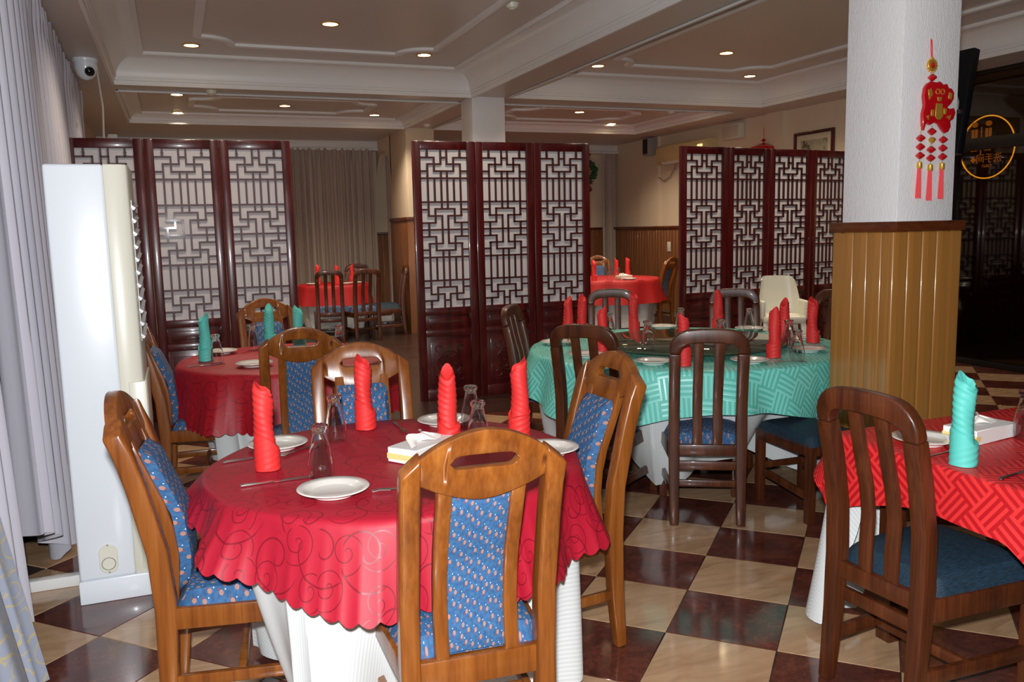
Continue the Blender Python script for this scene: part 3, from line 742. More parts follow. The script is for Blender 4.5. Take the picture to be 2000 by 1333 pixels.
put(plate, .231, 5.68, 'white plate at the screen side edge of the crimson table', g)
put(glass, .19, 5.28, 'upturned glass beside the turquoise napkin on the crimson table', g)
put(glass, .442, 5.75, 'upturned glass in front of the far chair on the crimson table', g)
put(glass, .93, 5.35, 'upturned glass behind the near chair corner on the crimson table', g)
put(knife, .12, 5.2, 'steel knife at the edge of the crimson table', g, .2)
g = 'napkins on the turquoise table'
for x, y, r, l in ((2.459, 5.2, 1, 'red rolled napkin at the screen-side edge of the turquoise table, shorter of a pair'), (2.62, 5.3, 2, 'red rolled napkin at the screen-side edge of the turquoise table, taller of a pair'),
                (2.33, 4.46, .5, 'red rolled napkin behind the leaning slat-back chair corner at turquoise table'), (3.03, 5.3, 2.6, 'tallest red rolled napkin before the far slat-back chair at the turquoise table'),
                (2.51, 3.86, 3.6, 'red rolled napkin seen through the slats of the near chair'), (3.6, 5.1, 4.4, 'red rolled napkin at the far edge beside the white plastic chair'),
                (3.1, 3.86, 5, 'tall red rolled napkin beside the wood-clad column on the turquoise table'), (3.5, 4.26, 1.2, 'red rolled napkin just behind the tall one near the column'),
                (3.7, 4.23, 2.2, 'red rolled napkin half hidden behind the wood-clad column')): put(nred, x, y, l, g, r)
g = 'plates on the turquoise table'
for x, y, l in ((2.27, 4.98, 'white plate at the screen-side end of the turquoise table'), (2.2, 4.40, 'white plate behind the corner slat-back chair'), (2.4, 3.99, 'white plate between the two near slat-back chairs'),
                (2.87, 3.77, 'white plate to the column side of the near slat-back chair'), (3.3, 5.36, 'white plate at the far edge of the turquoise table'), (3.75, 4.93, 'white plate at the far edge below the white plastic chair'),
                (3.42, 3.95, 'white plate touching the column edge'), (3.76, 4.38, 'white plate behind the tall napkin by the column')): put(plate, x, y, l, g)
g = 'glasses on the turquoise table'
for x, y, z, l in ((2.5, 4.22, TZ + .042, 'upturned glass on the rim of the glass turntable'), (2.22, 4.62, TZ, 'upturned glass beside the corner chair on the turquoise table'), (2.72, 5.1, TZ, 'upturned glass beside the tallest far napkin'),
                   (3.3, 5.12, TZ, 'upturned glass behind the near chair top at the far edge'), (3.66, 4.82, TZ, 'upturned glass in front of the white plastic chair'),
                   (3.13, 3.7, TZ, 'upturned glass beside the tall napkin by the column'), (3.42, 4.12, TZ, 'upturned glass just behind another near the column'), (2.88, 4.05, TZ + .042, 'upturned glass seen between the slats of the near chair')): put(glass, x, y, l, g, z=z)
put(fork, 3.05, 3.68, 'steel fork beside the plate by the near slat-back chair', g, 2.6)
tissue_box(3.0, 4.25, .3, 'tissue packet on the glass turntable behind the near chair slats', TZ + .042)
g = 'tableware on the coral table'
put(plate, 2.32, 2.1, 'white plate behind the slat-back chair on the coral table', g)
put(nteal, 2.22, 1.86, 'turquoise rolled napkin on the coral table', g, 2.2)
put(glass, 2.66, 1.99, 'upturned glass at the picture edge on the coral table', g)
put(fork, 2.25, 1.965, 'steel fork behind the turquoise napkin on the coral table', g, .1)
put(knife, 2.27, 1.715, 'steel knife at the edge of the coral table', g, .2)
tissue_box(2.54, 2.07, .15, 'white tissue box on the coral table')
g = 'tableware on the far table before the curtain'
for x, y, l in ((1.95, 12.75, 'red napkin on the far curtain-side table, next to the screen edge'), (2.2, 12.55, 'tallest red napkin on the far table before the curtain'), (2.45, 12.75, 'red napkin seen between the slats on the far table')): put(nred, x, y, l, g)
for x, y, l in ((1.85, 12.6, 'white plate next to the screen edge on the far table'), (2.3, 12.4, 'white plate in the middle of the far curtain-side table'), (2.5, 12.5, 'white plate at the pier side of the far table')): put(plate, x, y, l, g)
put(glass, 2.36, 12.58, 'upturned glass on the far table before the curtain', g)
g = 'tableware on the far table near the side wall'
for x, y, l in ((5.5, 10.75, 'red napkin at the screen side of the far table near the side wall'), (6.05, 11.1, 'middle red napkin on the far table near the side wall'), (6.35, 11.3, 'red napkin by the padded chair at the far side-wall table')): put(nred, x, y, l, g)
put(plate, 5.95, 10.55, 'white plate on the far table near the side wall', g)
for x, y, l in ((5.75, 10.75, 'upturned glass near the plate on the far side-wall table'), (5.8, 10.6, 'upturned glass at the front edge of the far side-wall table')): put(glass, x, y, l, g)
tissue_box(6.0, 10.8, .2, 'cream tissue box on the far table near the side wall')

# ---------------------------------------------------------------- folding lattice screens
PW, PH = .56, 2.275
OX0, OX1, OZ0, OZ1 = .072, PW - .072, .83, 2.2
def screen_parts():
    fr = MB()
    for a in (0, PW - .072): fr.box(a, a + .072, -.02, .02, 0, PH)
    for z0, z1 in ((2.2, PH), (.765, .83), (.575, .635), (.0, .1)): fr.box(.067, PW - .067, -.018, .018, z0, z1)
    fr = fr.mesh('panel', .007, 2); fr.materials.append(W_MAHOG)
    lt = MB(); w = OX1 - OX0; hh = OZ1 - OZ0; b = .0075
    def seg(u0, v0, u1, v1):
        x0, x1 = OX0 + u0 * w, OX0 + u1 * w; z0, z1 = OZ1 - v0 * hh, OZ1 - v1 * hh
        lt.box(min(x0, x1) - b, max(x0, x1) + b, -.013, .003, min(z0, z1) - b, max(z0, z1) + b)
    A = [.145, .29, .435, .565, .71, .855]
    top = [('v', A[0], .5, 1), ('v', A[5], .5, 1), ('v', A[1], .27, .75), ('v', A[4], .27, .75), ('v', A[2], 0, .5), ('v', A[3], 0, .5), ('h', .27, 0, A[1]), ('h', .27, A[4], 1),
           ('h', .5, A[0], A[2]), ('h', .5, A[3], A[5]), ('h', .75, A[1], A[4]), ('h', .75, 0, A[0]), ('h', .75, A[5], 1), ('h', .27, A[2], A[3]), ('v', A[2], .75, 1), ('v', A[3], .75, 1), ('v', A[0], 0, .27), ('v', A[5], 0, .27)]
    mid = [('v', A[0], 0, .5), ('v', A[5], 0, .5), ('h', .25, A[1], A[4]), ('v', A[1], .25, .75), ('v', A[4], .25, .75), ('h', .5, A[0], A[2]), ('h', .5, A[3], A[5]), ('v', A[2], .5, 1), ('v', A[3], .5, 1),
           ('h', .75, 0, A[1]), ('h', .75, A[4], 1), ('h', .27, 0, A[0]), ('h', .27, A[5], 1), ('v', A[0], .75, 1), ('v', A[5], .75, 1), ('v', A[2], 0, .25), ('v', A[3], 0, .25)]
    def motif(ls, v0, v1):
        for k, c, a, e in ls:
            if k == 'v': seg(c, v0 + (v1 - v0) * a, c, v0 + (v1 - v0) * e)
            else: seg(a, v0 + (v1 - v0) * c, e, v0 + (v1 - v0) * c)
    motif(top, 0, .176); motif(mid, .325, .5); motif(mid, .675, .5); motif(top, 1, .824)
    for v in (.176, .325, .5, .675, .824): seg(0, v, 1, v)
    for v0, v1 in ((.176, .325), (.675, .824)):
        for a in A: seg(a, v0, a, v1)
    for a in (A[0], A[5]):  # small carved knots on the bars
        for v in (.024, .042, .41, .46, .54, .59, .958, .976):
            x, z = OX0 + a * w, OZ1 - v * hh; lt.box(x - .011, x + .011, -.012, .003, z - .006, z + .006)
    lt = lt.mesh('lattice'); lt.materials.append(W_MAHL)
    pp = MB().box(OX0 - .01, OX1 + .01, .004, .008, OZ0 - .01, OZ1 + .01).mesh('backing_paper'); pp.materials.append(plain('white_screen_paper', (206, 202, 204), .7))
    bd = MB().box(OX0 - .005, OX1 + .005, -.004, .01, .63, .77).box(OX0 + .03, OX1 - .03, -.012, -.004, .66, .74).mesh('upper_board', .006, 2); bd.materials.append(W_MAHOG)
    lw = MB().box(OX0 - .005, OX1 + .005, -.004, .01, .09, .58).box(OX0 + .035, OX1 - .035, -.012, -.003, .14, .53)
    lw = lw.mesh('lower_board', .006, 2); lw.materials.append(W_MAHOG)
    cv = MB(); cx, cz = PW / 2, .335
    ring_ = lambda x, z, r, a0, a1, n=14: [(x + r * math.cos(R_(a0 + (a1 - a0) * k / n)), -.013, z + r * math.sin(R_(a0 + (a1 - a0) * k / n))) for k in range(n + 1)]
    cv.tube(ring_(cx, cz, .11, 0, 350, 24), .006, 6)
    for s in (-1, 1):
        cv.tube(ring_(cx + s * .05, cz + .03, .04, 20, 290), .005, 6); cv.tube(ring_(cx + s * .045, cz - .045, .032, 200, 470), .005, 6)
        cv.tube(ring_(cx + s * .1, cz + .13, .03, 0, 260), .005, 6); cv.tube(ring_(cx + s * .1, cz - .13, .03, 90, 350), .005, 6)
    cv = cv.mesh('carving'); cv.materials.append(W_MAHOG)
    return fr, lt, pp, bd, lw, cv
SP = screen_parts()
def screen(x, y, rz, n, zig, label, pw=PW):
    t = thing('folding_screen', label, 'folding screen', (x, y, 0), rz, 'mahogany lattice screens'); px_, py_ = 0, 0
    for k in range(n):
        a = zig * (1 if k % 2 else -1)
        p = link(SP[0], 'panel', None, t, (px_, py_, 0), a)
        for me, nm in zip(SP[1:], ('lattice', 'backing_paper', 'upper_board', 'lower_board')):
            q = link(me, nm, None, p)
        link(SP[5], 'carving', None, p)
        px_ += (pw + .004) * math.cos(a); py_ += (pw + .004) * math.sin(a)
    return t
screen(-.735, 7.43, -.022, 3, .02, 'dark mahogany lattice screen half hidden behind the white air conditioner')
screen(1.946, 7.2, .0, 3, .012, 'dark mahogany three-panel lattice screen in the middle of the room')
screen(4.645, 7.23, .12, 4, .05, 'dark mahogany four-panel lattice screen before the side wall').scale = (1.05, 1, 1)

# ---------------------------------------------------------------- curtains
def curtain(p0, p1, z0, z1, amp, nf, nu, mat, name, label, dirn, lean=(0, 0), hem=None, header=True, seedp=0, parent=None):
    p0, p1 = Vector(p0), Vector(p1); n = Vector(dirn)
    def fn(u, v):
        ph = 2 * PI * nf * u + 1.6 * math.sin(2 * PI * 2.3 * u + seedp) + .6 * math.sin(2 * PI * 5.1 * u)
        k = .55 + .45 * (1 - v)
        hb = z0 + (hem(u) if hem else 0)
        z = hb + (z1 - hb) * v
        off = amp * k * (math.sin(ph) + .35 * math.sin(1.9 * ph + seedp))
        if header and v > .955: off += .012 * math.sin(ph * 3.0); z += .015 * math.sin(ph * 1.5)
        q = p0.lerp(p1, u + .003 * math.sin(ph * 1.0 + 2) * (1 - v)) + n * (off + (lean[0] * (1 - v) + lean[1] * v))
        return (q.x, q.y, z)
    o = MB().grid(fn, nu, 24).build(name, mat, parent, angle=80)
    if not parent: tag(o, label, 'curtain')
    return o
curtain((-.75, 1.2), (-.75, 3.62), .03, 2.95, .055, 13, 300, CURT, 'curtain', 'pale grey floor-length curtain beside the white air conditioner', (1, 0), (.07, 0), None, True, .3)
curtain((-.62, 3.64), (-.78, 9.6), .03, 2.95, .055, 30, 460, CURT, 'curtain', 'pale grey curtain running behind the air conditioner to the screen', (1, 0), (.03, 0), lambda u: .34 * max(0, 1 - u * 9) ** .6, True, 1.1)
curtain((1.2, 13.93), (3.12, 13.93), .05, 2.84, .045, 17, 260, CURT2, 'curtain', 'taupe curtain on the far wall behind the small red table', (0, -1), (.02, 0), None, True, .7)
curtain((3.31, 13.93), (3.6, 13.93), .05, 2.75, .03, 3, 50, CURT2, 'curtain', 'narrow taupe curtain seen through the arch beside the pier', (0, -1), (.02, 0), None, True, .2)
curtain((7.3, 13.95), (7.58, 13.95), .4, 2.84, .03, 3, 50, CURT2, 'curtain', 'narrow taupe curtain in the corner of far wall and side wall', (0, -1), (.02, 0), None, True, .9)
EMB = NT('embroidered_sheer'); _v = EMB.n('ShaderNodeTexVoronoi', {'Scale': 11.0}); EMB.t.links.new(EMB.pos, _v.inputs['Vector'])
_w = EMB.math('LESS_THAN', EMB.math('ABSOLUTE', EMB.math('SINE', EMB.math('MULTIPLY', _v.outputs['Distance'], 11.0))), .28)
EMB = EMB.out(EMB.mix(_w, srgb((150, 156, 172)), srgb((178, 166, 132))), .6)
curtain((-.62, 2.35), (-.58, 3.14), .01, .62, .02, 5, 80, EMB, 'sheer_curtain', 'short sheer curtain with gold embroidered swirls at the picture corner', (1, 0), (.06, -.03), None, False, .4)
tag(MB().box(-.655, -.615, 3.08, 3.14, 0, .8).box(-.66, -.61, 3.075, 3.145, .8, .82).build('wooden_post', W_BROWN, bevel=.006), 'brown wooden post beside the embroidered curtain at the picture edge', 'post')

# ---------------------------------------------------------------- standing air conditioner
t = thing('standing_air_conditioner', 'tall white floor-standing air conditioner beside the curtain', 'air conditioner', (-.457, 3.77, 0))
wA, dA, hA = .305, .46, 1.8
MB().box(0, wA - .09, 0, dA, .1, hA).build('body', PL_WHITE, t, .012, 3)
MB().prism([(wA - .092, 0), (wA - .03, .004), (wA - .006, .02), (wA, .045), (wA, dA - .04), (wA - .03, dA), (wA - .092, dA)], lambda u, v, z: (u, v, z), .1, hA).build('front_shell', PL_CREAM, t, .006, 2)
MB().box(-.004, wA + .002, -.004, dA, 0, .1).build('base', PL_WHITE, t, .006, 2)
MB().box(wA - .004, wA + .004, .06, dA - .04, 1.08, 1.66).build('outlet_recess', PL_GREY, t)
for k in range(11): MB().bar((wA + .004, .06, 1.1 + k * .053), (wA + .004, dA - .05, 1.1 + k * .053 + .02), .012, .022, (.6, 0, .8)).build('louver', PL_WHITE, t)
gr = MB().box(wA - .06, wA + .006, -.004, .012, .12, .92).box(wA, wA + .008, .02, dA - .05, .12, .92).build('intake_grille', PL_CREAM, t, .004)
for k in range(18): MB().box(wA - .045, wA - .015, -.007, -.003, .2 + k * .036, .21 + k * .036).build('slot', PL_GREY, gr)
kb = MB().prism([(.115 + .036 * math.cos(a) , .165 + .026 * (1 if math.sin(a) > 0 else -1) + .036 * math.sin(a)) for a in [2 * PI * k / 28 + .01 for k in range(28)]], lambda u, v, z: (u, z, v + .02), -.006, .002).build('cover_plate', PL_CREAM, t, .002, 1)
MB().tube([(.115 + .026 * math.cos(2 * PI * k / 24), -.007, .165 + .026 * math.sin(2 * PI * k / 24)) for k in range(24)], .002, 6, closed=True).build('ring', PL_GREY, kb)
for zz in (.245, .128): MB().lathe([(0, 0), (.004, 0), (.004, .003), (0, .003)], 10).build('screw', PL_GREY, kb, loc=(.115, -.006, zz)).rotation_euler.x = PI / 2
tag(MB().box(-.74, -.46, 4.0, 4.05, 0, .05).build('floor_batten', plain('white_batten_paint', (214, 214, 212), .6), bevel=.006), 'white wooden batten on the floor between curtain and air conditioner', 'batten')

# ---------------------------------------------------------------- downlights and ceiling fixtures
def mk_down():
    t = thing('recessed_downlight', '', 'ceiling light')
    MB().lathe([(.062, 0), (.078, 0), (.08, -.004), (.076, -.009), (.062, -.007)], 28, cap=False).build('trim_ring', GOLD, t)
    MB().lathe([(0, -.006), (.03, -.0055), (.064, -.004)], 28, cap=False).build('lamp_face', LAMPG, t)
    return t
down = mk_down()
DL = [(.27, 8.49, 1, 'recessed downlight near the dome camera, over the wall side of the near bay'), (1.33, 7.34, 1, 'recessed downlight in the centre of the near ceiling bay, largest in view'), (2.42, 8.35, 1, 'recessed downlight beside the beam at the corner of the near bay'),
      (4.37, 8.41, 1, 'recessed downlight just across the long beam in the second bay'), (5.33, 7.45, 1, 'recessed downlight in the centre of the bay next to the column'), (6.42, 8.51, 1, 'recessed downlight at the side-wall corner of the bay next to the column'),
      (.146, 10.49, 2, 'recessed downlight beside the smoke detector in the far curtain-side bay'), (.164, 12.0, 2, 'recessed downlight at the deepest curtain-side corner of the far bay'), (1.4, 11.1, 2, 'recessed downlight in the centre of the far curtain-side bay'),
      (2.66, 11.7, 2, 'recessed downlight above the arch in the far bay'), (2.62, 10.26, 2, 'recessed downlight beside the square white pillar in the far bay'),
      (4.2, 10.15, 2, 'recessed downlight just behind the square pillar in the farthest bay'), (5.33, 10.82, 2, 'recessed downlight in the centre of the farthest bay'), (6.43, 11.93, 2, 'recessed downlight over the wall speaker in the farthest bay'), (6.52, 10.24, 2, 'small recessed downlight near the side wall in the farthest bay')]
for x, y, b, l in DL:
    z = (ZC if b == 1 else ZC2)
    place(down, (x, y, z - .001), 0, l, 'ceiling downlights')
FILL_EXTRA = [(.27, 6.2, 1), (2.42, 6.2, 1), (4.37, 6.2, 1), (6.42, 6.2, 1)]  # out-of-view spots without fixtures, added for ambient fill
for x, y, b in [d[:3] for d in DL] + FILL_EXTRA:
    L = bpy.data.lights.new('downlight_beam', 'SPOT'); L.energy = DOWN_W; L.spot_size = R_(130); L.spot_blend = .8; L.color = (1, .82, .62); L.shadow_soft_size = .05
    o = bpy.data.objects.new('downlight_beam', L); COL.objects.link(o); o.location = (x, y, (ZC if b == 1 else ZC2) - .03)
for k, (x, y, z, l) in enumerate(((2.549, 6.327, ZC, 'white smoke detector on the near ceiling bay'), (.464, 9.45, ZB, 'cream smoke detector under the cross beam'), (3.4, 11.7, ZB, 'cream smoke detector under the long beam behind the pillar'), (6.1, 9.7, ZB, 'cream smoke detector beside the farthest bay'))):
    t = thing('smoke_detector', l, 'smoke detector', (x, y, z), 0, 'smoke detectors')
    MB().lathe([(0, -.012), (.055, -.012), (.058, 0), (0, 0)], 24).build('mount', PL_CREAM, t); MB().lathe([(0, -.045), (.02, -.045), (.024, -.04), (.046, -.03), (.05, -.012), (0, -.012)], 24).build('sensor_head', PL_CREAM, t)
t = thing('dome_camera', 'white dome security camera on the soffit by the curtain', 'security camera', (-.58, 8.05, ZB))
MB().lathe([(0, -.03), (.095, -.03), (.1, -.02), (.1, 0), (0, 0)], 28).build('mount', PL_WHITE, t)
MB().lathe([(0, -.17), (.04, -.16), (.07, -.13), (.088, -.08), (.088, -.03), (0, -.03)], 28).build('housing', PL_WHITE, t)
MB().lathe([(0, .0), (.036, .0), (.04, .01), (.034, .03), (.015, .04), (0, .042)], 20).build('lens', BLACKGL, t, loc=(.03, -.075, -.11)).rotation_euler = (R_(100), 0, R_(20))
tag(MB().tube([(-.5, 8.05, ZB - .03), (-.49, 8.3, ZB - .35), (-.52, 8.6, ZB - .55), (-.53, 9.0, ZB - .8)], .008, 6).build('cable', plain('white_cable', (200, 196, 188), .5)), 'white cable hanging below the dome camera', 'cable')
t = thing('wall_bracket_lamp', 'small white wall fitting behind the top of the first screen', 'wall light', (-.58, 11.2, 2.62))
MB().prism([(-.07, -.08), (.07, -.08), (.05, .09), (-.05, .09)], lambda u, v, w: (u, w, v), -.05, .05).build('shade', PL_WHITE, t, .008); MB().tube([(0, 0, -.08), (0, 0, -.3)], .012, 8).build('stem', PL_WHITE, t)

# ---------------------------------------------------------------- side wall fittings
PL_YEL = plain('aged_cream_plastic', (214, 196, 142), .4)
t = thing('wall_air_conditioner', 'cream split air conditioner on the side wall above the four-panel screen', 'air conditioner', (XR - .002, 11.6, 2.64))
MB().prism([(0, -.15), (-.16, -.15), (-.2, -.1), (-.21, .0), (-.19, .13), (-.17, .15), (0, .15)], lambda u, v, w: (u, w, v), -.72, .72).build('body', PL_YEL, t, .01, 2)
MB().bar((-.17, -.62, -.135), (-.17, .55, -.135), .05, .012, (1, 0, -.6)).build('louver', PL_WHITE, t)
MB().box(-.215, -.2, -.62, -.5, .02, .07).build('display', emis('warm_display', (255, 220, 150), 1.2), t)
tag(MB().tube([(XR - .02, 12.0, 2.47), (XR - .03, 12.15, 2.3), (XR - .03, 12.35, 2.24), (XR - .03, 12.55, 2.33), (XR - .02, 12.7, 2.28)], .009, 6).build('cable', plain('grey_cable', (150, 140, 128), .5)), 'thin curled cable below the wall air conditioner', 'cable')
t = thing('emergency_light', 'cream emergency light box on the side wall', 'emergency light', (XR - .002, 10.45, 2.83))
MB().box(-.09, 0, -.22, .22, -.11, .11).build('housing', PL_CREAM, t, .012, 2); MB().box(-.1, -.085, -.18, .18, -.08, .08).build('diffuser', plain('diffuser_plastic', (206, 196, 176), .4), t, .005)
t = thing('wall_speaker', 'small grey speaker high on the side wall', 'speaker', (XR - .04, 12.62, 2.82))
MB().box(-.18, 0, -.09, .09, -.14, .14).build('cabinet', PL_GREY, t, .01); MB().box(-.188, -.18, -.07, .07, -.12, .12).build('grille', PL_BLACK, t)
t = thing('framed_print', 'dark framed ink print on the side wall', 'picture', (XR - .002, 8.8, 2.4))
fm = MB()
for a in ((-.36, .36, .22, .26), (-.36, .36, -.26, -.22), (-.36, -.32, -.22, .22), (.32, .36, -.22, .22)): fm.box(-.035, 0, a[0], a[1], a[2], a[3])
fm.build('frame', W_MAHOG, t, .004); MB().box(-.012, 0, -.32, .32, -.22, .22).build('mat_board', plain('print_mat', (214, 200, 172), .7), t)
PR = NT('ink_print'); PR = PR.out(PR.ramp(PR.noise(PR.map(PR.obj, (6, 9, 9)), 1, 5, .7), [(.5, srgb((176, 166, 140))), (.62, srgb((84, 76, 66)))]), .6)
MB().box(-.016, -.01, -.24, .24, -.15, .15).build('print', PR, t)
t = thing('wall_ornament', 'small red hanging ornament above the four-panel screen', 'ornament', (XR - .09, 9.7, 2.8))
MB().tube([(0, 0, 0), (0, 0, -.14)], .004, 6).build('cord', TASS, t); MB().lathe([(0, -.2), (.035, -.17), (0, -.14)], 8).build('bead', LRED, t)
MB().lathe([(0, -.44), (.12, -.42), (.2, -.33), (.17, -.26), (.06, -.215), (0, -.2)], 20).build('lantern', LRED, t); MB().tube([(0, 0, -.44), (0, 0, -.6)], .02, 8).build('tassel', TASS, t)
tag(MB().box(XR - .085, XR - .074, 12.05, 12.15, 1.08, 1.24).build('switch_plate', PL_CREAM, bevel=.004), 'cream switch plate on the wainscot of the side wall', 'switch')
t = thing('wreath', 'green leafy wreath on the far wall beside the screen', 'wreath', (7.05, YB - .06, 2.5))
WG = plain('wreath_green', (40, 92, 44), .6); fo_ = MB()
for k in range(170):
    a = random.uniform(0, 2 * PI); r_ = random.uniform(.1, .21); c = Vector((r_ * math.cos(a), random.uniform(-.05, .02), r_ * math.sin(a))); d = Vector((random.uniform(-1, 1), random.uniform(-1, .4), random.uniform(-1, 1))).normalized() * .05; e = d.cross(Vector((0, 1, .3))).normalized() * .02
    fo_.add([c - d, c + e, c + d, c - e], [(0, 1, 2, 3)])
o = fo_.build('leaf_mass', WG, t); o['kind'] = 'stuff'
for q in (-.4, .42): MB().tube([(.02, 0, q * .55), (.06, -.01, q * .8), (.02, 0, q)], [.02, .045, .012], 8).build('berry_spray', plain('berry_brown', (120, 40, 40), .5), t)

# ---------------------------------------------------------------- ornament on the near column
OY = NY - .012
t = thing('lucky_charm_hanging', 'red and gold hanging charm with three tassels on the white column', 'ornament', (3.43, OY, 1.6))
P = lambda x, z, y=0: (x - 3.43, y, z - 1.6)
MB().tube([P(3.398, 2.36), P(3.402, 2.3), P(3.408, 2.262)], .0022, 6).tube([P(3.404, 2.355), P(3.41, 2.3), P(3.41, 2.262)], .0022, 6).build('hanging_cord', TASS, t)
MB().tube([P(3.41, 2.275), P(3.41, 2.25)], .006, 8).build('cord_cap', GOLD, t)
md = MB().lathe([(0, -.006), (.026, -.006), (.03, 0), (.026, .006), (0, .006)], 20).build('medallion', GOLD, t, loc=P(3.412, 2.238)); md.rotation_euler.x = PI / 2
for k in range(14): a = 2 * PI * k / 14; MB().lathe([(0, -.006), (.006, 0), (0, .006)], 8).build('bead', GOLD, md, loc=(.031 * math.cos(a), .031 * math.sin(a), 0))
MB().lathe([(0, -.003), (.014, 0), (0, .009)], 12).build('jewel', LRED, md, loc=(0, 0, .006))
bead_prof = [(0, -.017), (.006, -.016), (.02, -.004), (.022, 0), (.02, .004), (.006, .016), (0, .017)]
bead_m = MB().lathe(bead_prof, 14).mesh('bead'); bead_m.materials.append(LRED)
link(bead_m, 'bead', None, t, P(3.416, 2.182))
out = [(3.372, 2.15), (3.40, 2.163), (3.43, 2.158), (3.455, 2.165), (3.475, 2.15), (3.50, 2.155), (3.512, 2.135), (3.53, 2.135), (3.547, 2.115), (3.546, 2.085), (3.528, 2.06), (3.507, 2.045), (3.525, 2.038), (3.552, 2.044), (3.562, 2.02), (3.55, 1.99),
       (3.53, 1.98), (3.535, 1.955), (3.52, 1.93), (3.5, 1.922), (3.478, 1.94), (3.455, 1.965), (3.43, 1.972), (3.40, 1.958), (3.378, 1.972), (3.364, 1.93), (3.354, 1.955), (3.35, 2.01), (3.36, 2.05), (3.352, 2.09), (3.358, 2.13)]
cbm = MB().prism(out, lambda u, v, w: P(u, v, w), -.016, .004).build('charm_body', LRED, t, .006, 3, angle=60)
def patch(pts, dy=-.0185): return MB().prism(pts, lambda u, v, w: P(u, v, w), dy, dy + .006)
for k, pts in enumerate(([(3.43, 2.06), (3.47, 2.06), (3.475, 2.0), (3.46, 1.985), (3.44, 1.985), (3.426, 2.0)], [(3.375, 2.12), (3.395, 2.13), (3.405, 2.1), (3.385, 2.075)], [(3.51, 2.115), (3.53, 2.11), (3.525, 2.08), (3.505, 2.085)], [(3.37, 2.0), (3.39, 2.005), (3.385, 1.98)], [(3.5, 2.0), (3.53, 2.01), (3.52, 1.985)], [(3.435, 2.09), (3.465, 2.09), (3.46, 2.07), (3.44, 2.07)], [(3.40, 2.03), (3.42, 2.03), (3.415, 2.0), (3.4, 2.0)], [(3.48, 2.04), (3.5, 2.035), (3.495, 2.01), (3.482, 2.01)])):
    patch(pts).build('gold_patch', GOLD, cbm, .001, 1)
for cx in (3.437, 3.468): MB().tube([P(cx + .012 * math.cos(2 * PI * k / 12), 2.115 + .012 * math.sin(2 * PI * k / 12), -.017) for k in range(12)], .0025, 6, closed=True).build('gold_ring', GOLD, cbm)
for xs, zs_, x2 in ((3.358, (1.898, 1.857, 1.816), 3.372), (3.427, (1.93, 1.845, 1.805), 3.432), (3.503, (1.893, 1.853, 1.812), 3.49)):
    MB().tube([P(xs, 1.96), P(xs, 1.76)], .0018, 6).build('thread', GOLD, t)
    for z in zs_: link(bead_m, 'bead', None, t, P(xs, z))
    zt = zs_[-1] - .028
    MB().lathe([(0, 0), (.012, -.004), (.013, -.03), (.01, -.034), (0, -.034)][::-1], 12).build('tassel_cap', GOLD, t, loc=P(xs, zt))
    ts_ = MB()
    for k in range(26):
        a = 2.4 * k; r_ = .012 * math.sqrt(k / 26)
        ts_.tube([P(xs + r_ * math.cos(a) * .8, zt - .03, r_ * math.sin(a) * .6), P(xs + r_ * math.cos(a) * 1.5, zt - .172 - .004 * math.sin(k * 5), r_ * math.sin(a) * .8)], .0024, 4)
    ts_.build('tassel', TASS, t)
hb = MB().lathe([(0, -.016), (.014, -.004), (.018, .006), (.009, .014), (0, .011)], 12).build('gold_heart_bead', GOLD, t, loc=P(3.427, 1.888, -.004))
# television on the column
t = thing('television', 'tilted black television mounted behind the white column', 'television', (3.72, 3.62, 2.02))
t.rotation_euler = (0, R_(10), R_(4)); t.location = (3.74, 3.62, 1.96)
MB().box(.0, .05, -.36, .02, -.12, .42).build('casing', PL_BLACK, t, .01, 2)
MB().box(.05, .056, -.34, .0, -.1, .4).build('screen', BLACKGL, t)
MB().box(-.04, .0, -.24, -.02, .0, .28).build('rear_housing', PL_BLACK, t, .015, 2)
MB().bar((-.19, -.2, .15), (-.02, -.2, .15), .06, .06).build('wall_bracket', FRAME, t, .004)
MB().tube([(-.03, -.28, .3), (-.015, -.3, .2), (-.02, -.33, .14), (-.03, -.34, .1)], .006, 6).build('cable', PL_GREY, t)
MB().tube([(-.01, -.34, .1), (-.01, -.34, .08)], .012, 8).build('plug', STEEL, t)

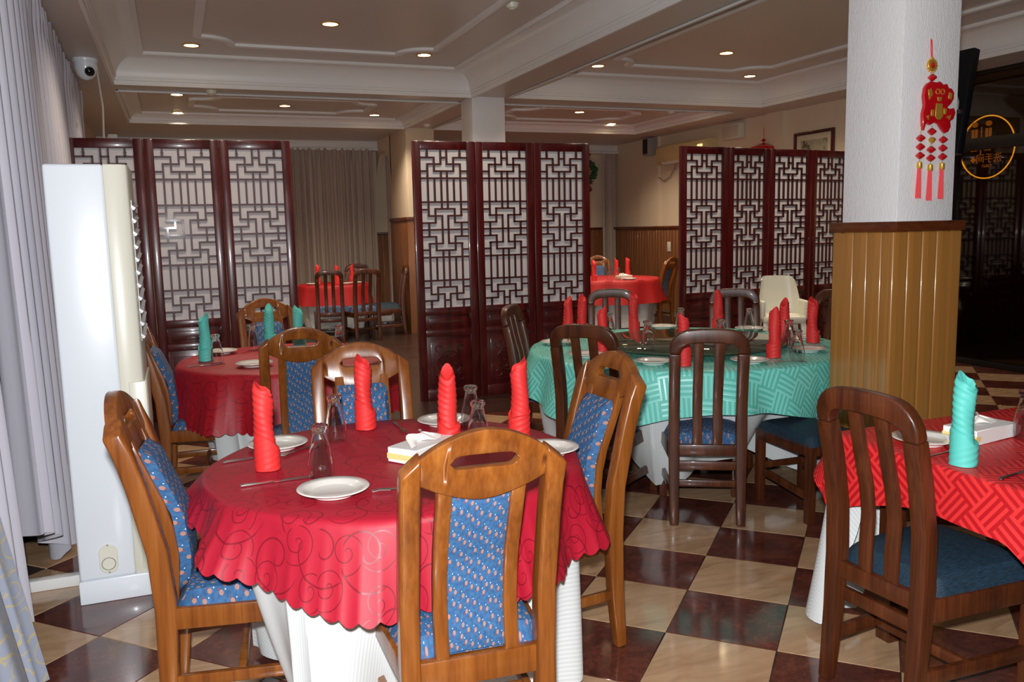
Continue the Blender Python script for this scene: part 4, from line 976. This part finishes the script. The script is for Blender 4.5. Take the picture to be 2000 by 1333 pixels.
# ---------------------------------------------------------------- reflection of a toilet sign, built as glowing parts behind the tinted glass
SY = emis('amber_neon_reflection', (255, 190, 40), 3.0); SY2 = emis('amber_sign_reflection', (214, 140, 40), .8)  # emission stands in for the sign's light mirrored in the glass
sg = thing('toilet_sign_reflection', 'amber ring sign reflected in the tinted glass, modelled as glowing parts behind it', 'sign', (8.2, 6.77, 2.27))
MB().tube([(0, .33 * math.cos(2 * PI * k / 48), .33 * math.sin(2 * PI * k / 48)) for k in range(48)], .007, 8, closed=True).build('reflected_ring', SY, sg)
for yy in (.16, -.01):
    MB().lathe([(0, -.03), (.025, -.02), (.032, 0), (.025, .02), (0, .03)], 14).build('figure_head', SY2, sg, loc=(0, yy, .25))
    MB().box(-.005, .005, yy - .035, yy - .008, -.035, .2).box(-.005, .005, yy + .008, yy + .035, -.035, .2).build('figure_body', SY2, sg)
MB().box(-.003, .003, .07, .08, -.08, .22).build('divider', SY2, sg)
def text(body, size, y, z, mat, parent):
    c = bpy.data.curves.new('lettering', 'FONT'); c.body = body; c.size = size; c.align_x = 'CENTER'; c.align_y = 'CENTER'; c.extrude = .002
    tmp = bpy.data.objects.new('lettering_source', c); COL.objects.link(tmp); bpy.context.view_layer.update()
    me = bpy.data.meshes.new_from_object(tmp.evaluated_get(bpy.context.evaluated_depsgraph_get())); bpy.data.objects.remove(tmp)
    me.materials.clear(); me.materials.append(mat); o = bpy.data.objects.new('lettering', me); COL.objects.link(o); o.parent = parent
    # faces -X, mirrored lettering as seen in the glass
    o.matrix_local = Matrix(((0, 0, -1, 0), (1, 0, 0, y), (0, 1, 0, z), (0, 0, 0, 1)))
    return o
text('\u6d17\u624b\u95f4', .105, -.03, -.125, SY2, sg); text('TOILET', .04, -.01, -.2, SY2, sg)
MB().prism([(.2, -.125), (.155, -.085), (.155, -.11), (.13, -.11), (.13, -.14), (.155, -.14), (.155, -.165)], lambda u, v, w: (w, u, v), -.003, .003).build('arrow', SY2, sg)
SL = bpy.data.lights.new('sign_reflection_glow', 'POINT'); SL.energy = 2; SL.color = (1, .6, .15); SL.shadow_soft_size = .1  # lamp that goes with the modelled reflection of the sign
so = bpy.data.objects.new('sign_reflection_glow', SL); COL.objects.link(so); so.location = (8.1, 7.1, 2.1)
tag(MB().tube([(1.15, 4.15, .012), (1.3, 4.4, .012), (1.42, 4.9, .012), (1.36, 5.3, .012), (1.2, 5.5, .012)], .006, 6).build('floor_cable', plain('white_floor_cable', (206, 202, 196), .5)), 'thin white cable lying on the floor beside the crimson table', 'cable')
